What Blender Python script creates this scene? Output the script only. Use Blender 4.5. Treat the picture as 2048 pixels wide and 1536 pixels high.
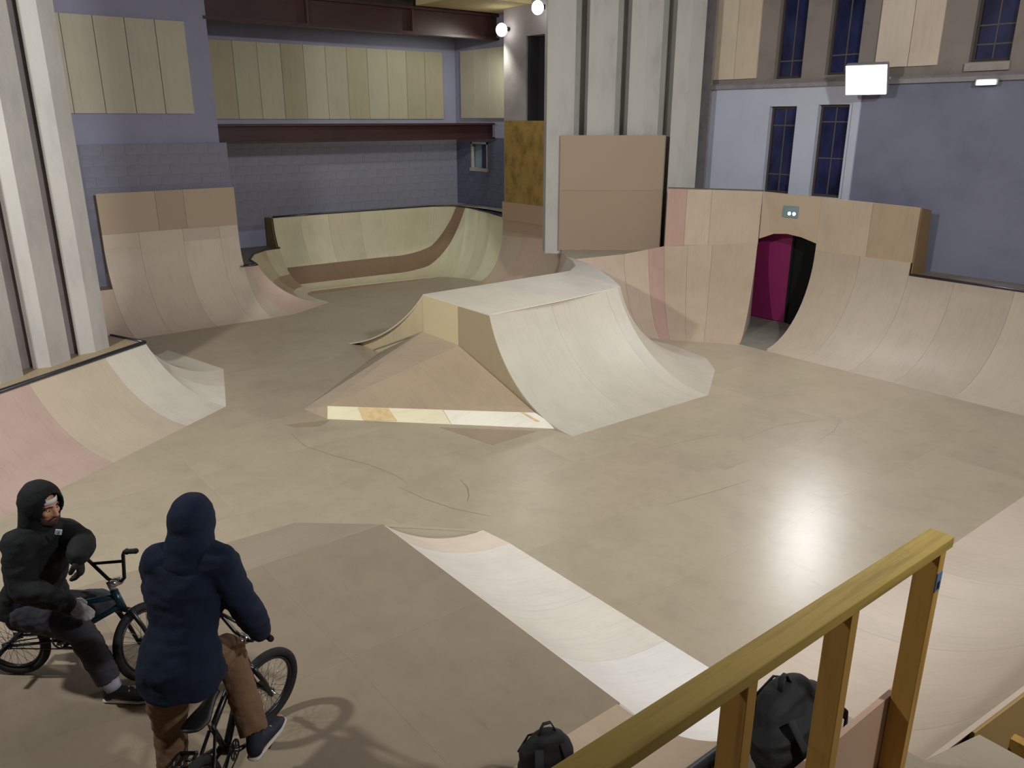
import bpy, bmesh, math, random
import numpy as np
from mathutils import Vector, Matrix, Quaternion, noise

random.seed(7)
for o in list(bpy.data.objects):
    bpy.data.objects.remove(o, do_unlink=True)
scene = bpy.context.scene
COL = scene.collection

# ------------------------------------------------------------------ camera
FPX = 1600.0
PITCH = math.radians(18.33)
AZ = math.radians(51.6)
CAMZ = 3.9
cam_d = bpy.data.cameras.new('camera')
cam_d.sensor_width = 36.0
cam_d.lens = FPX / 2048 * 36.0
cam_d.clip_start = 0.05
cam = bpy.data.objects.new('camera', cam_d)
COL.objects.link(cam)
cam.location = (0, 0, CAMZ)
cam.rotation_euler = (math.pi / 2 - PITCH, 0, AZ - math.pi / 2)
scene.camera = cam

# ------------------------------------------------------------------ world, exposure
world = bpy.data.worlds.new('world')
scene.world = world
world.use_nodes = True
world.node_tree.nodes['Background'].inputs[0].default_value = (0.01, 0.014, 0.03, 1)
world.node_tree.nodes['Background'].inputs[1].default_value = 1.0
scene.view_settings.view_transform = 'Standard'
scene.view_settings.look = 'None'
scene.view_settings.gamma = 1.0
scene.view_settings.use_curve_mapping = False
scene.view_settings.exposure = 0.1


def aim(o, target):
    d = Vector(target) - o.location
    o.rotation_euler = d.to_track_quat('-Z', 'Y').to_euler()


def area_light(name, loc, target, sx, sy, power, col, spread=180):
    l = bpy.data.lights.new(name, 'AREA')
    l.shape = 'RECTANGLE'
    l.size, l.size_y = sx, sy
    l.energy = power
    l.color = col
    l.spread = math.radians(spread)
    o = bpy.data.objects.new(name, l)
    COL.objects.link(o)
    o.location = loc
    aim(o, target)
    return o


# the visible floodlight, then unseen ones added to light the hall; fixtures further down
FLOOD = [
    # location, aim, power, colour, spread
    ((13.62, 7.6, 4.5), (4.0, 5.0, 0.0), 120, (0.99, 0.995, 1.0), 140),
    ((13.75, 0.2, 5.0), (3.5, 5.0, 0.0), 40, (1.0, 0.98, 0.98), 140),  # unseen, added to brighten the whitish strip from the right
    ((-2.6, 7.2, 6.6), (8.0, 11.0, 0.5), 360, (0.99, 1.0, 0.96), 150),  # unseen, placed from the near rider's shadow
    ((4.5, -2.4, 7.0), (8.5, 12.5, 1.0), 325, (0.985, 1.0, 0.965), 110),  # unseen, placed for the light coming from the viewer's side
]
for i, (p, t, e, c, s) in enumerate(FLOOD):
    area_light('floodlight_beam', p, t, 0.5, 0.36, e, c, s)
BULB = [((12.62, 15.0, 6.26), (7.0, 12.0, 0.0), 170), ((12.72, 16.45, 5.92), (11.2, 18.6, 2.0), 105)]
for p, tg, e in BULB:
    l = bpy.data.lights.new('bulb_glow', 'SPOT')
    l.energy = e
    l.shadow_soft_size = 0.12
    l.spot_size = math.radians(160)
    l.spot_blend = 0.6
    l.color = (0.95, 1.0, 0.84)
    o = bpy.data.objects.new('bulb_glow', l)
    COL.objects.link(o)
    d_ = (Vector(tg) - Vector(p)).normalized()
    o.location = Vector(p) + d_ * 0.2
    aim(o, tg)

# ------------------------------------------------------------------ pixel helpers (2048 x 1536 frame)
FW = np.array([math.cos(AZ), math.sin(AZ), 0.0])
RT = np.array([math.sin(AZ), -math.cos(AZ), 0.0])
FV = FW * math.cos(PITCH) - np.array([0, 0, math.sin(PITCH)])
UV_ = FW * math.sin(PITCH) + np.array([0, 0, math.cos(PITCH)])
CC = np.array([0, 0, CAMZ])


def ray(x, y):
    return FV + (x - 1024) / FPX * RT - (y - 768) / FPX * UV_


def PZ(x, y, z=0.0):
    d = ray(x, y)
    return Vector(CC + d * ((z - CAMZ) / d[2]))


def PX(x, y, v):
    d = ray(x, y)
    return Vector(CC + d * (v / d[0]))


def PY(x, y, v):
    d = ray(x, y)
    return Vector(CC + d * (v / d[1]))


def PD(x, y, D):
    d = ray(x, y)
    return Vector(CC + d * (D / (d @ FW)))


def lin(c):
    return tuple(((v / 255) / 12.92 if v / 255 <= 0.04045 else ((v / 255 + 0.055) / 1.055) ** 2.4) for v in c)


# ------------------------------------------------------------------ materials
MATS = {}


def nodes_of(name):
    m = bpy.data.materials.new(name)
    m.use_nodes = True
    nt = m.node_tree
    return m, nt, nt.nodes['Principled BSDF']


def ramp(nt, src, stops):
    r = nt.nodes.new('ShaderNodeValToRGB')
    el = r.color_ramp.elements
    while len(el) < len(stops):
        el.new(0.5)
    for e, (p, c) in zip(el, stops):
        e.position = p
        e.color = (c, c, c, 1) if isinstance(c, (int, float)) else (*c, 1)
    nt.links.new(src, r.inputs[0])
    return r.outputs[0]


def mul(nt, a, b, fac=1.0, mode='MULTIPLY'):
    n = nt.nodes.new('ShaderNodeMix')
    n.data_type = 'RGBA'
    n.blend_type = mode
    if isinstance(fac, (int, float)):
        n.inputs[0].default_value = fac
    else:
        nt.links.new(fac, n.inputs[0])
    for s, v in ((6, a), (7, b)):
        if isinstance(v, tuple):
            n.inputs[s].default_value = (*v, 1)
        else:
            nt.links.new(v, n.inputs[s])
    return n.outputs[2]


def tex(nt, kind, coord, scale=(1, 1, 1), nscale=1.0, detail=4, rough=0.55, rot=(0, 0, 0)):
    mp = nt.nodes.new('ShaderNodeMapping')
    mp.inputs['Scale'].default_value = scale
    mp.inputs['Rotation'].default_value = rot
    nt.links.new(coord, mp.inputs[0])
    t = nt.nodes.new(kind)
    nt.links.new(mp.outputs[0], t.inputs['Vector'])
    t.inputs['Scale'].default_value = nscale
    if 'Detail' in t.inputs:
        t.inputs['Detail'].default_value = detail
    if 'Roughness' in t.inputs:
        t.inputs['Roughness'].default_value = rough
    return t


def bump(nt, b, h, strength, dist=0.01):
    n = nt.nodes.new('ShaderNodeBump')
    n.inputs['Strength'].default_value = strength
    n.inputs['Distance'].default_value = dist
    nt.links.new(h, n.inputs['Height'])
    nt.links.new(n.outputs[0], b.inputs['Normal'])


def wood_sheet(name, rough=0.5, grain=(11, 0.7, 1), coord='UV', gstr=0.13, scuff=0.18, spec=0.3):
    """plywood whose tone is the object's own colour"""
    m, nt, b = nodes_of(name)
    oi = nt.nodes.new('ShaderNodeObjectInfo')
    tc = nt.nodes.new('ShaderNodeTexCoord')
    c = tc.outputs[coord]
    off = nt.nodes.new('ShaderNodeVectorMath')
    off.operation = 'ADD'
    sc = nt.nodes.new('ShaderNodeVectorMath')
    sc.operation = 'SCALE'
    sc.inputs[3].default_value = 37.0
    cmb = nt.nodes.new('ShaderNodeCombineXYZ')
    nt.links.new(oi.outputs['Random'], cmb.inputs[0])
    nt.links.new(oi.outputs['Random'], cmb.inputs[1])
    nt.links.new(cmb.outputs[0], sc.inputs[0])
    nt.links.new(c, off.inputs[0])
    nt.links.new(sc.outputs[0], off.inputs[1])
    v = off.outputs[0]
    g = tex(nt, 'ShaderNodeTexNoise', v, grain, 1.0, 5, 0.6)
    gr = ramp(nt, g.outputs[0], [(0.3, 1 - gstr * 1.6), (0.52, 1.0), (0.75, 1 - gstr * 0.4)])
    s = tex(nt, 'ShaderNodeTexNoise', v, (1.6, 1.3, 1.3), 1.0, 6, 0.65)
    sr = ramp(nt, s.outputs[0], [(0.34, 1 - scuff), (0.56, 1.0)])
    f = tex(nt, 'ShaderNodeTexNoise', v, (7, 1.1, 3), 2.0, 7, 0.75, (0, 0, 0.7))
    fr = ramp(nt, f.outputs[0], [(0.31, 1 - scuff * 1.2), (0.40, 1.0)])
    col = mul(nt, oi.outputs['Color'], gr)
    col = mul(nt, col, sr)
    col = mul(nt, col, fr)
    nt.links.new(col, b.inputs['Base Color'])
    b.inputs['Roughness'].default_value = rough
    b.inputs['Specular IOR Level'].default_value = spec
    bump(nt, b, g.outputs[0], 0.05)
    MATS[name] = m
    return m


wood_sheet('ply', grain=(26, 1.6, 1), gstr=0.05, scuff=0.09)
wood_sheet('floor_board', rough=0.32, grain=(5, 5, 1), coord='Object', gstr=0.04, scuff=0.10, spec=0.18)
wood_sheet('timber', rough=0.55, grain=(1.5, 26, 26), coord='Object', gstr=0.22, scuff=0.10)
wood_sheet('timber_upright', rough=0.55, grain=(26, 26, 1.5), coord='Object', gstr=0.2, scuff=0.08)
wood_sheet('cream_board', rough=0.7, grain=(16, 16, 1.2), coord='Object', gstr=0.05, scuff=0.06)


def plain(name, col, rough=0.6, metal=0.0, var=0.0, vscale=4.0, bumpv=0.0, bscale=60, spec=0.4, emit=None, stretch=(1, 1, 1)):
    m, nt, b = nodes_of(name)
    col = lin(col)
    tc = nt.nodes.new('ShaderNodeTexCoord')
    if var > 0:
        n = tex(nt, 'ShaderNodeTexNoise', tc.outputs['Object'], stretch, vscale, 7, 0.62)
        r = ramp(nt, n.outputs[0], [(0.28, 1 - var), (0.5, 1.0), (0.75, 1 + var * 0.35)])
        nt.links.new(mul(nt, col, r), b.inputs['Base Color'])
    else:
        b.inputs['Base Color'].default_value = (*col, 1)
    if bumpv > 0:
        n2 = tex(nt, 'ShaderNodeTexNoise', tc.outputs['Object'], (1, 1, 1), bscale, 4, 0.6)
        bump(nt, b, n2.outputs[0], bumpv, 0.01)
    b.inputs['Roughness'].default_value = rough
    b.inputs['Metallic'].default_value = metal
    b.inputs['Specular IOR Level'].default_value = spec
    if emit:
        b.inputs['Emission Color'].default_value = (*emit[0], 1)
        b.inputs['Emission Strength'].default_value = emit[1]
    MATS[name] = m
    return m


plain('concrete', (186, 182, 178), 0.85, var=0.20, vscale=2.2, bumpv=0.25, bscale=30, stretch=(1, 1, 0.35))
plain('concrete_pier', (158, 150, 152), 0.85, var=0.2, vscale=2.0, bumpv=0.25, bscale=30)
plain('paint_blue', (144, 143, 166), 0.8, var=0.10, vscale=1.6, bumpv=0.1)
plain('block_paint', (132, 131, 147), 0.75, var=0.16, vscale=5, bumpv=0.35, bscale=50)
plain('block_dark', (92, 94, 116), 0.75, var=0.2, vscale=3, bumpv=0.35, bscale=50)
plain('mortar', (126, 125, 141), 0.9, var=0.15, vscale=3)
plain('paint_grey', (124, 126, 147), 0.75, var=0.16, vscale=1.3, bumpv=0.2, bscale=25)
plain('paint_white', (196, 200, 218), 0.75, var=0.08, vscale=1.5, bumpv=0.1)
plain('upper_concrete', (142, 133, 128), 0.85, var=0.25, vscale=1.8, bumpv=0.25, bscale=25)
plain('ledge', (150, 145, 148), 0.8, var=0.25, vscale=5, bumpv=0.4, bscale=30)
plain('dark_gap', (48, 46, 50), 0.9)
plain('roof_dark', (58, 48, 40), 0.9, var=0.3)
plain('ceiling_cream', (205, 188, 140), 0.8, var=0.2, vscale=1.5)
plain('hall_plaster', (150, 146, 142), 0.9, var=0.1)
plain('steel_brown', (56, 28, 28), 0.5, var=0.3, vscale=6, stretch=(0.3, 1, 1), spec=0.5)
plain('steel_light', (74, 46, 42), 0.5, var=0.3, vscale=6)
plain('mdf', (165, 138, 115), 0.6, var=0.05, vscale=1.5)
plain('frame_dark', (70, 62, 58), 0.6)
plain('mullion', (92, 84, 84), 0.5)
plain('sill', (166, 158, 152), 0.85, var=0.2, vscale=6)
plain('coping_steel', (92, 92, 100), 0.32, 0.9, var=0.15, vscale=8)
plain('black_metal', (16, 16, 18), 0.35, 0.0, spec=0.6)
plain('teal_metal', (20, 52, 62), 0.3, 0.3, spec=0.6)
plain('chrome', (205, 205, 210), 0.18, 1.0)
plain('rim_black', (22, 22, 24), 0.35, spec=0.5)
plain('rubber', (30, 30, 32), 0.75, bumpv=0.6, bscale=90)
plain('grip_rubber', (20, 20, 21), 0.8)
plain('seat_vinyl', (24, 24, 26), 0.5, bumpv=0.1)
plain('spoke_steel', (120, 118, 112), 0.3, 0.9)
plain('jacket_black', (12, 14, 19), 0.85, bumpv=0.35, bscale=55)
plain('hoodie_navy', (13, 27, 50), 0.95, var=0.12, vscale=6, bumpv=0.3, bscale=80)
plain('hood_lining', (10, 14, 26), 0.95)
plain('jeans_grey', (52, 51, 58), 0.9, var=0.14, vscale=9, bumpv=0.3, bscale=120)
plain('cords_brown', (112, 86, 64), 0.9, var=0.18, vscale=10, bumpv=0.3, bscale=120)
plain('sock_grey', (150, 150, 165), 0.9)
plain('shoe_black', (17, 17, 20), 0.6)
plain('shoe_navy', (24, 30, 46), 0.7)
plain('sole_white', (190, 185, 178), 0.7)
plain('skin', (190, 138, 112), 0.5, var=0.06, vscale=20)
plain('beard', (62, 44, 36), 0.9, bumpv=0.6, bscale=200)
plain('eye_white', (225, 220, 214), 0.3)
plain('eye_dark', (38, 26, 20), 0.3)
plain('lips', (150, 88, 78), 0.5)
plain('cap_white', (212, 208, 204), 0.85)
plain('glove_grey', (148, 146, 150), 0.85, var=0.4, vscale=40)
plain('glove_black', (20, 20, 22), 0.8)
plain('patch_white', (196, 200, 214), 0.8)
plain('bag_black', (16, 17, 21), 0.7, var=0.2, vscale=10, bumpv=0.25, bscale=35)
plain('bag_strap', (28, 29, 33), 0.8)
plain('magenta_paint', (132, 34, 88), 0.55, var=0.08, vscale=2)
plain('void_black', (8, 8, 10), 0.9)
plain('threshold_floor', (120, 116, 108), 0.7, var=0.2)
plain('sign_case', (128, 150, 156), 0.5)
plain('lamp_case', (150, 150, 152), 0.5)
plain('lamp_black', (30, 30, 32), 0.5)
plain('tyre_mark', (134, 120, 108), 0.7)
plain('stain', (212, 186, 140), 0.7, var=0.25, vscale=9)
plain('sticker_blue', (92, 120, 160), 0.5)
plain('sticker_dark', (22, 22, 30), 0.5)
plain('flood_lens', (255, 255, 255), 0.5, emit=((1.0, 0.98, 0.98), 8))
plain('bulb_lens', (255, 255, 255), 0.5, emit=((1.0, 1.0, 0.94), 7))
plain('emergency_lens', (255, 255, 255), 0.5, emit=((0.95, 1.0, 0.92), 6))
plain('spot_lens', (255, 255, 255), 0.5, emit=((0.9, 0.97, 1.0), 4))


def osb():
    m, nt, b = nodes_of('osb')
    tc = nt.nodes.new('ShaderNodeTexCoord')
    v = tex(nt, 'ShaderNodeTexVoronoi', tc.outputs['Object'], (1, 14, 26), 1.0)
    n = tex(nt, 'ShaderNodeTexNoise', tc.outputs['Object'], (1, 3, 2), 1.3, 5)
    c = mul(nt, lin((158, 128, 66)), ramp(nt, v.outputs['Color'], [(0.1, 0.72), (0.9, 1.1)]))
    c = mul(nt, c, ramp(nt, n.outputs[0], [(0.32, 0.55), (0.55, 1.0)]))
    nt.links.new(c, b.inputs['Base Color'])
    b.inputs['Roughness'].default_value = 0.6
    MATS['osb'] = m


osb()


def glass():
    m, nt, b = nodes_of('night_glass')
    tc = nt.nodes.new('ShaderNodeTexCoord')
    n = tex(nt, 'ShaderNodeTexNoise', tc.outputs['Object'], (1, 2, 1.2), 1.4, 3)
    c = mul(nt, lin((42, 48, 88)), ramp(nt, n.outputs[0], [(0.3, 0.35), (0.7, 1.3)]))
    nt.links.new(c, b.inputs['Base Color'])
    b.inputs['Roughness'].default_value = 0.12
    b.inputs['Specular IOR Level'].default_value = 0.6
    MATS['night_glass'] = m


glass()


# ------------------------------------------------------------------ mesh building
class MB:
    def __init__(s):
        s.v, s.f, s.uv = [], [], []
        s.has_uv = False

    def face(s, idx, uv=None):
        s.f.append(tuple(idx))
        s.uv.append(uv)
        if uv:
            s.has_uv = True

    def box(s, lo, hi):
        x0, y0, z0 = lo
        x1, y1, z1 = hi
        if x1 < x0: x0, x1 = x1, x0
        if y1 < y0: y0, y1 = y1, y0
        if z1 < z0: z0, z1 = z1, z0
        n = len(s.v)
        s.v += [(x0, y0, z0), (x1, y0, z0), (x1, y1, z0), (x0, y1, z0), (x0, y0, z1), (x1, y0, z1), (x1, y1, z1), (x0, y1, z1)]
        for q in ((0, 3, 2, 1), (4, 5, 6, 7), (0, 1, 5, 4), (1, 2, 6, 5), (2, 3, 7, 6), (3, 0, 4, 7)):
            s.face([n + i for i in q])
        return s

    def obox(s, c, ax, ay, az):
        """box from centre and three half-axis vectors"""
        c, ax, ay, az = Vector(c), Vector(ax), Vector(ay), Vector(az)
        n = len(s.v)
        for k in (-1, 1):
            for (i, j) in ((-1, -1), (1, -1), (1, 1), (-1, 1)):
                s.v.append(tuple(c + ax * i + ay * j + az * k))
        for q in ((0, 3, 2, 1), (4, 5, 6, 7), (0, 1, 5, 4), (1, 2, 6, 5), (2, 3, 7, 6), (3, 0, 4, 7)):
            s.face([n + i for i in q])
        return s

    def prism(s, poly, vec):
        """closed polygon (list of points) swept along vec"""
        n = len(s.v)
        k = len(poly)
        vec = Vector(vec)
        s.v += [tuple(Vector(p)) for p in poly] + [tuple(Vector(p) + vec) for p in poly]
        s.face([n + i for i in range(k)][::-1])
        s.face([n + k + i for i in range(k)])
        for i in range(k):
            j = (i + 1) % k
            s.face([n + i, n + j, n + k + j, n + k + i])
        return s

    def tube(s, pts, rad, seg=10, side=None, closed=False, round_caps=False):
        """sweep of circles or ellipses: rad items are r or (r_side, r_other)"""
        pts = [Vector(p) for p in pts]
        if isinstance(rad, (int, float)):
            rad = [rad] * len(pts)
        rad = [(r, r) if isinstance(r, (int, float)) else r for r in rad]
        if round_caps and not closed:
            def cap(p, q, r):
                d = (p - q).normalized()
                rm = (r[0] + r[1]) / 2
                return [(p + d * rm * math.sin(a), (r[0] * math.cos(a), r[1] * math.cos(a))) for a in (math.radians(82), math.radians(58), math.radians(30))]
            a = cap(pts[0], pts[1], rad[0])
            b = cap(pts[-1], pts[-2], rad[-1])
            pts = [p for p, _ in a] + pts + [p for p, _ in b[::-1]]
            rad = [r for _, r in a] + rad + [r for _, r in b[::-1]]
        n0 = len(s.v)
        N = len(pts)
        tans = []
        for i in range(N):
            if closed:
                t = pts[(i + 1) % N] - pts[i - 1]
            else:
                t = pts[min(i + 1, N - 1)] - pts[max(i - 1, 0)]
            tans.append(t.normalized() if t.length > 1e-9 else Vector((0, 0, 1)))
        u = Vector(side) if side is not None else (Vector((0, 0, 1)) if abs(tans[0].z) < 0.9 else Vector((1, 0, 0)))
        for i in range(N):
            t = tans[i]
            if side is not None:
                u = Vector(side)
            u = (u - t * u.dot(t))
            if u.length < 1e-6:
                u = t.orthogonal()
            u.normalize()
            w = t.cross(u)
            for k in range(seg):
                a = 2 * math.pi * k / seg
                s.v.append(tuple(pts[i] + u * (math.cos(a) * rad[i][0]) + w * (math.sin(a) * rad[i][1])))
        M = N if closed else N - 1
        for i in range(M):
            for k in range(seg):
                a, b = n0 + i * seg + k, n0 + i * seg + (k + 1) % seg
                c, d = n0 + ((i + 1) % N) * seg + (k + 1) % seg, n0 + ((i + 1) % N) * seg + k
                s.face([a, b, c, d])
        if not closed:
            s.face([n0 + k for k in range(seg)][::-1])
            s.face([n0 + (N - 1) * seg + k for k in range(seg)])
        return s

    def ellipsoid(s, c, ax, ay, az, nu=16, nv=10):
        c, ax, ay, az = Vector(c), Vector(ax), Vector(ay), Vector(az)
        n = len(s.v)
        s.v.append(tuple(c - az))
        for j in range(1, nv):
            ph = -math.pi / 2 + math.pi * j / nv
            for i in range(nu):
                th = 2 * math.pi * i / nu
                s.v.append(tuple(c + ax * (math.cos(ph) * math.cos(th)) + ay * (math.cos(ph) * math.sin(th)) + az * math.sin(ph)))
        s.v.append(tuple(c + az))
        last = len(s.v) - 1
        for i in range(nu):
            s.face([n, n + 1 + (i + 1) % nu, n + 1 + i])
            for j in range(nv - 2):
                a = n + 1 + j * nu
                s.face([a + i, a + (i + 1) % nu, a + nu + (i + 1) % nu, a + nu + i])
            a = n + 1 + (nv - 2) * nu
            s.face([a + i, a + (i + 1) % nu, last])
        return s

    def mesh(s, name, origin=(0, 0, 0), smooth=False):
        ox, oy, oz = origin
        me = bpy.data.meshes.new(name)
        me.from_pydata([(x - ox, y - oy, z - oz) for x, y, z in s.v], [], s.f)
        if s.has_uv:
            l = me.uv_layers.new(name='UVMap')
            k = 0
            for f, uv in zip(s.f, s.uv):
                for i in range(len(f)):
                    l.data[k].uv = uv[i] if uv else (0, 0)
                    k += 1
        if smooth:
            me.polygons.foreach_set('use_smooth', [True] * len(me.polygons))
        me.update()
        return me


def worldloc(o):
    p = Vector((0, 0, 0))
    while o is not None:
        p += o.location
        o = o.parent
    return p


def put(name, mb, mat, parent=None, color=None, smooth=False, bevel=0.0, local=False, label=None, origin=None):
    """link a mesh object; vertices are world coordinates unless local"""
    if parent is not None and not local:
        org = worldloc(parent)
    elif origin is not None:
        org = Vector(origin)
    else:
        org = Vector((0, 0, 0))
    me = mb.mesh(name, org, smooth)
    me.materials.append(MATS[mat])
    o = bpy.data.objects.new(name, me)
    COL.objects.link(o)
    if parent is not None:
        o.parent = parent
    elif origin is not None:
        o.location = org
    if color is not None:
        if mat in ('ply', 'floor_board'):
            g = sum(color) / 3
            color = tuple(g + (v - g) * 0.72 for v in color)
        o.color = (*lin(color), 1)
    if bevel:
        b = o.modifiers.new('edge', 'BEVEL')
        b.width = bevel
        b.segments = 2
        b.limit_method = 'ANGLE'
    if label:
        o['label'] = label
    return o


def tag(o, label, cat, group=None):
    o['label'] = label
    o['category'] = cat
    if group:
        o['group'] = group
    return o


def thing(name, loc, label, cat, group=None):
    o = bpy.data.objects.new(name, None)
    o.empty_display_size = 0.2
    COL.objects.link(o)
    o.location = loc
    return tag(o, label, cat, group)


def struct(o, label=None, cat=None):
    o['kind'] = 'structure'
    if label:
        o['label'] = label
    if cat:
        o['category'] = cat
    return o


def jit(c, a=7):
    d = random.uniform(-a, a)
    return tuple(max(0, min(255, v + d + random.uniform(-a * .35, a * .35))) for v in c)


PLY_TAN = (205, 183, 156)
PLY_PINK = (210, 176, 155)
PLY_PALE = (218, 203, 183)
PLY_WHITE = (232, 222, 210)
PLY_CREAM = (215, 200, 165)
PLY_BROWN = (186, 156, 124)
MDF_FLOOR = (172, 158, 138)

# ================================================================== FLOOR
mb = MB().box((-4, -3, -0.3), (14.2, 19.5, -0.02))
floor = struct(put('floor', mb, 'mdf'), 'beige board floor of the indoor skate hall', 'floor')
SH = MB().box((0, 0, -0.018), (2.4394, 1.2194, 0)).mesh('floor_sheet')
SH.materials.append(MATS['floor_board'])
SHB = MB().box((0, 0, -0.018), (1.2194, 1.2194, 0)).mesh('floor_sheet')
SHB.materials.append(MATS['floor_board'])
for j in range(12):
    y = 2.72 + j * 1.22
    x = -0.05 - (j % 2) * 1.22
    while x < 12.2:
        if y > 15.9 and x < 5:
            x += 2.44
            continue
        wide = random.random() < 0.85
        o = bpy.data.objects.new('floor_sheet', SH if wide else SHB)
        COL.objects.link(o)
        o.parent = floor
        o.location = (x, y, 0)
        o.color = (*lin(jit(MDF_FLOOR, 1.6)), 1)
        x += 2.44 if wide else 1.22


def ribbon(px, w, z, mat, parent, name='tyre_mark'):
    pts = [PZ(*p, z) for p in px]
    m = MB()
    fine = []
    for a, b in zip(pts[:-1], pts[1:]):
        for k in range(4):
            fine.append(a.lerp(b, k / 4))
    fine.append(pts[-1])
    for i, p in enumerate(fine):
        t = (fine[min(i + 1, len(fine) - 1)] - fine[max(i - 1, 0)]).normalized()
        n = Vector((-t.y, t.x, 0))
        ww = w * 0.5 * (0.3 + 0.7 * math.sin(math.pi * (i + .5) / len(fine)))
        m.v += [tuple(p + n * ww), tuple(p - n * ww)]
    for i in range(len(fine) - 1):
        m.face([2 * i, 2 * i + 1, 2 * i + 3, 2 * i + 2])
    return put(name, m, mat, parent)


for px, w in [
    ([(583, 868), (610, 892), (670, 912), (740, 930), (790, 950), (815, 965)], .010),
    ([(800, 975), (850, 998), (910, 1018), (980, 1032)], .009),
    ([(920, 958), (935, 975), (938, 992), (934, 1003)], .012),
    ([(1330, 1010), (1420, 985), (1500, 960)], .006),
    ([(1480, 880), (1560, 850), (1650, 838)], .006),
    ([(1640, 880), (1668, 862), (1680, 840)], .006),
    ([(1300, 900), (1380, 880), (1440, 868)], .005),
]:
    ribbon(px, w, 0.0012, 'tyre_mark', floor)


# ================================================================== RAMP TOOLS
def V3(p, z=0.0):
    return Vector((p[0], p[1], p[2] if len(p) > 2 else z))


SOFT = 0.0      # 0 = circular transition, towards 1 = straight bank


def profile(B, T, t):
    p = arc_point(B, T, t)
    if SOFT:
        B, T = V3(B), V3(T)
        k = Vector((p.x - B.x, p.y - B.y, 0)).length / Vector((T.x - B.x, T.y - B.y, 0)).length
        p.z = p.z * (1 - SOFT) + (B.z + (T.z - B.z) * k) * SOFT
    return p


def arc_point(B, T, t):
    B, T = V3(B), V3(T)
    d3 = Vector((T.x - B.x, T.y - B.y, 0))
    d = d3.length
    h = T.z - B.z
    dv = d3 / d
    if d >= h:
        R = (d * d + h * h) / (2 * h)
        A = math.asin(min(1, d / R))
        return B + dv * (R * math.sin(A * t)) + Vector((0, 0, R * (1 - math.cos(A * t))))
    a = t * math.pi / 2
    return B + dv * (d * math.sin(a)) + Vector((0, 0, h * (1 - math.cos(a))))


def arclen(B, T):
    p = [profile(B, T, k / 12) for k in range(13)]
    return sum((b - a).length for a, b in zip(p[:-1], p[1:]))


def surf_sheet(name, rows, parent, color, thick=0.02, mat='ply', label=None):
    """rows[i][j] grid of surface points (i along the ramp, j up the profile) -> solid sheet"""
    ni, nj = len(rows), len(rows[0])
    m = MB()
    P = rows
    nrm = []
    for i in range(ni):
        r = []
        for j in range(nj):
            a = P[min(i + 1, ni - 1)][j] - P[max(i - 1, 0)][j]
            b = P[i][min(j + 1, nj - 1)] - P[i][max(j - 1, 0)]
            n = a.cross(b)
            n = n.normalized() if n.length > 1e-9 else Vector((0, 0, 1))
            if n.z < 0:
                n = -n
            r.append(n)
        nrm.append(r)
    mid = nrm[ni // 2][nj // 2]
    for i in range(ni):
        for j in range(nj):
            if nrm[i][j].dot(mid) < -0.2:
                nrm[i][j] = -nrm[i][j]
    us = [0.0]
    for i in range(1, ni):
        us.append(us[-1] + (P[i][nj // 2] - P[i - 1][nj // 2]).length)
    vs = [0.0]
    for j in range(1, nj):
        vs.append(vs[-1] + (P[ni // 2][j] - P[ni // 2][j - 1]).length)
    for i in range(ni):
        for j in range(nj):
            m.v.append(tuple(P[i][j]))
    off = ni * nj
    for i in range(ni):
        for j in range(nj):
            m.v.append(tuple(P[i][j] - nrm[i][j] * thick))
    ix = lambda i, j: i * nj + j
    up = True
    i0 = (P[min(1, ni - 1)][0] - P[0][0]).cross(P[0][1] - P[0][0])
    up = i0.dot(nrm[0][0]) > 0
    for i in range(ni - 1):
        for j in range(nj - 1):
            q = [ix(i, j), ix(i + 1, j), ix(i + 1, j + 1), ix(i, j + 1)]
            uv = [(us[i], vs[j]), (us[i + 1], vs[j]), (us[i + 1], vs[j + 1]), (us[i], vs[j + 1])]
            m.face(q if up else q[::-1], uv if up else uv[::-1])
            q2 = [k + off for k in q]
            m.face(q2[::-1] if up else q2)
    edge = [ix(i, 0) for i in range(ni)] + [ix(ni - 1, j) for j in range(1, nj)] + [ix(i, nj - 1) for i in range(ni - 2, -1, -1)] + [ix(0, j) for j in range(nj - 2, 0, -1)]
    for a, b in zip(edge, edge[1:] + edge[:1]):
        m.face([a, a + off, b + off, b] if up else [b, b + off, a + off, a])
    o = put(name, m, mat, parent, color, smooth=False, label=label)
    me = o.data
    k = 2 * (ni - 1) * (nj - 1)
    for p in me.polygons[:k]:
        p.use_smooth = True
    me.set_sharp_from_angle(angle=math.radians(30))
    return o


def lerp2(a, b, t):
    return V3(a).lerp(V3(b), t)


def quarter(parent, secs, cuts, colors, t0=0.0, t1=1.0, nj=16, sub=4, name='ply_sheet', gap=0.003):
    """secs: list of (Base, Top); cuts: parameters along the whole ramp (0..len-1) where sheets meet"""
    def at(s):
        i = min(int(s), len(secs) - 2)
        f = s - i
        return lerp2(secs[i][0], secs[i + 1][0], f), lerp2(secs[i][1], secs[i + 1][1], f)
    out = []
    for k in range(len(cuts) - 1):
        a, b = cuts[k], cuts[k + 1]
        B0, T0 = at(a)
        B1, T1 = at(b)
        L = max(0.3, ((B1 - B0).length + (T1 - T0).length) / 2)
        g = gap / L * (b - a)
        ss = sorted(set([a + g / 2, b - g / 2] + [a + (b - a) * q / sub for q in range(1, sub)] + [float(q) for q in range(len(secs)) if a < q < b]))
        rows = []
        for s in ss:
            B, T = at(s)
            rows.append([profile(B, T, t0 + (t1 - t0) * j / (nj - 1)) for j in range(nj)])
        out.append(surf_sheet(name, rows, parent, colors[k % len(colors)]))
    return out


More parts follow.
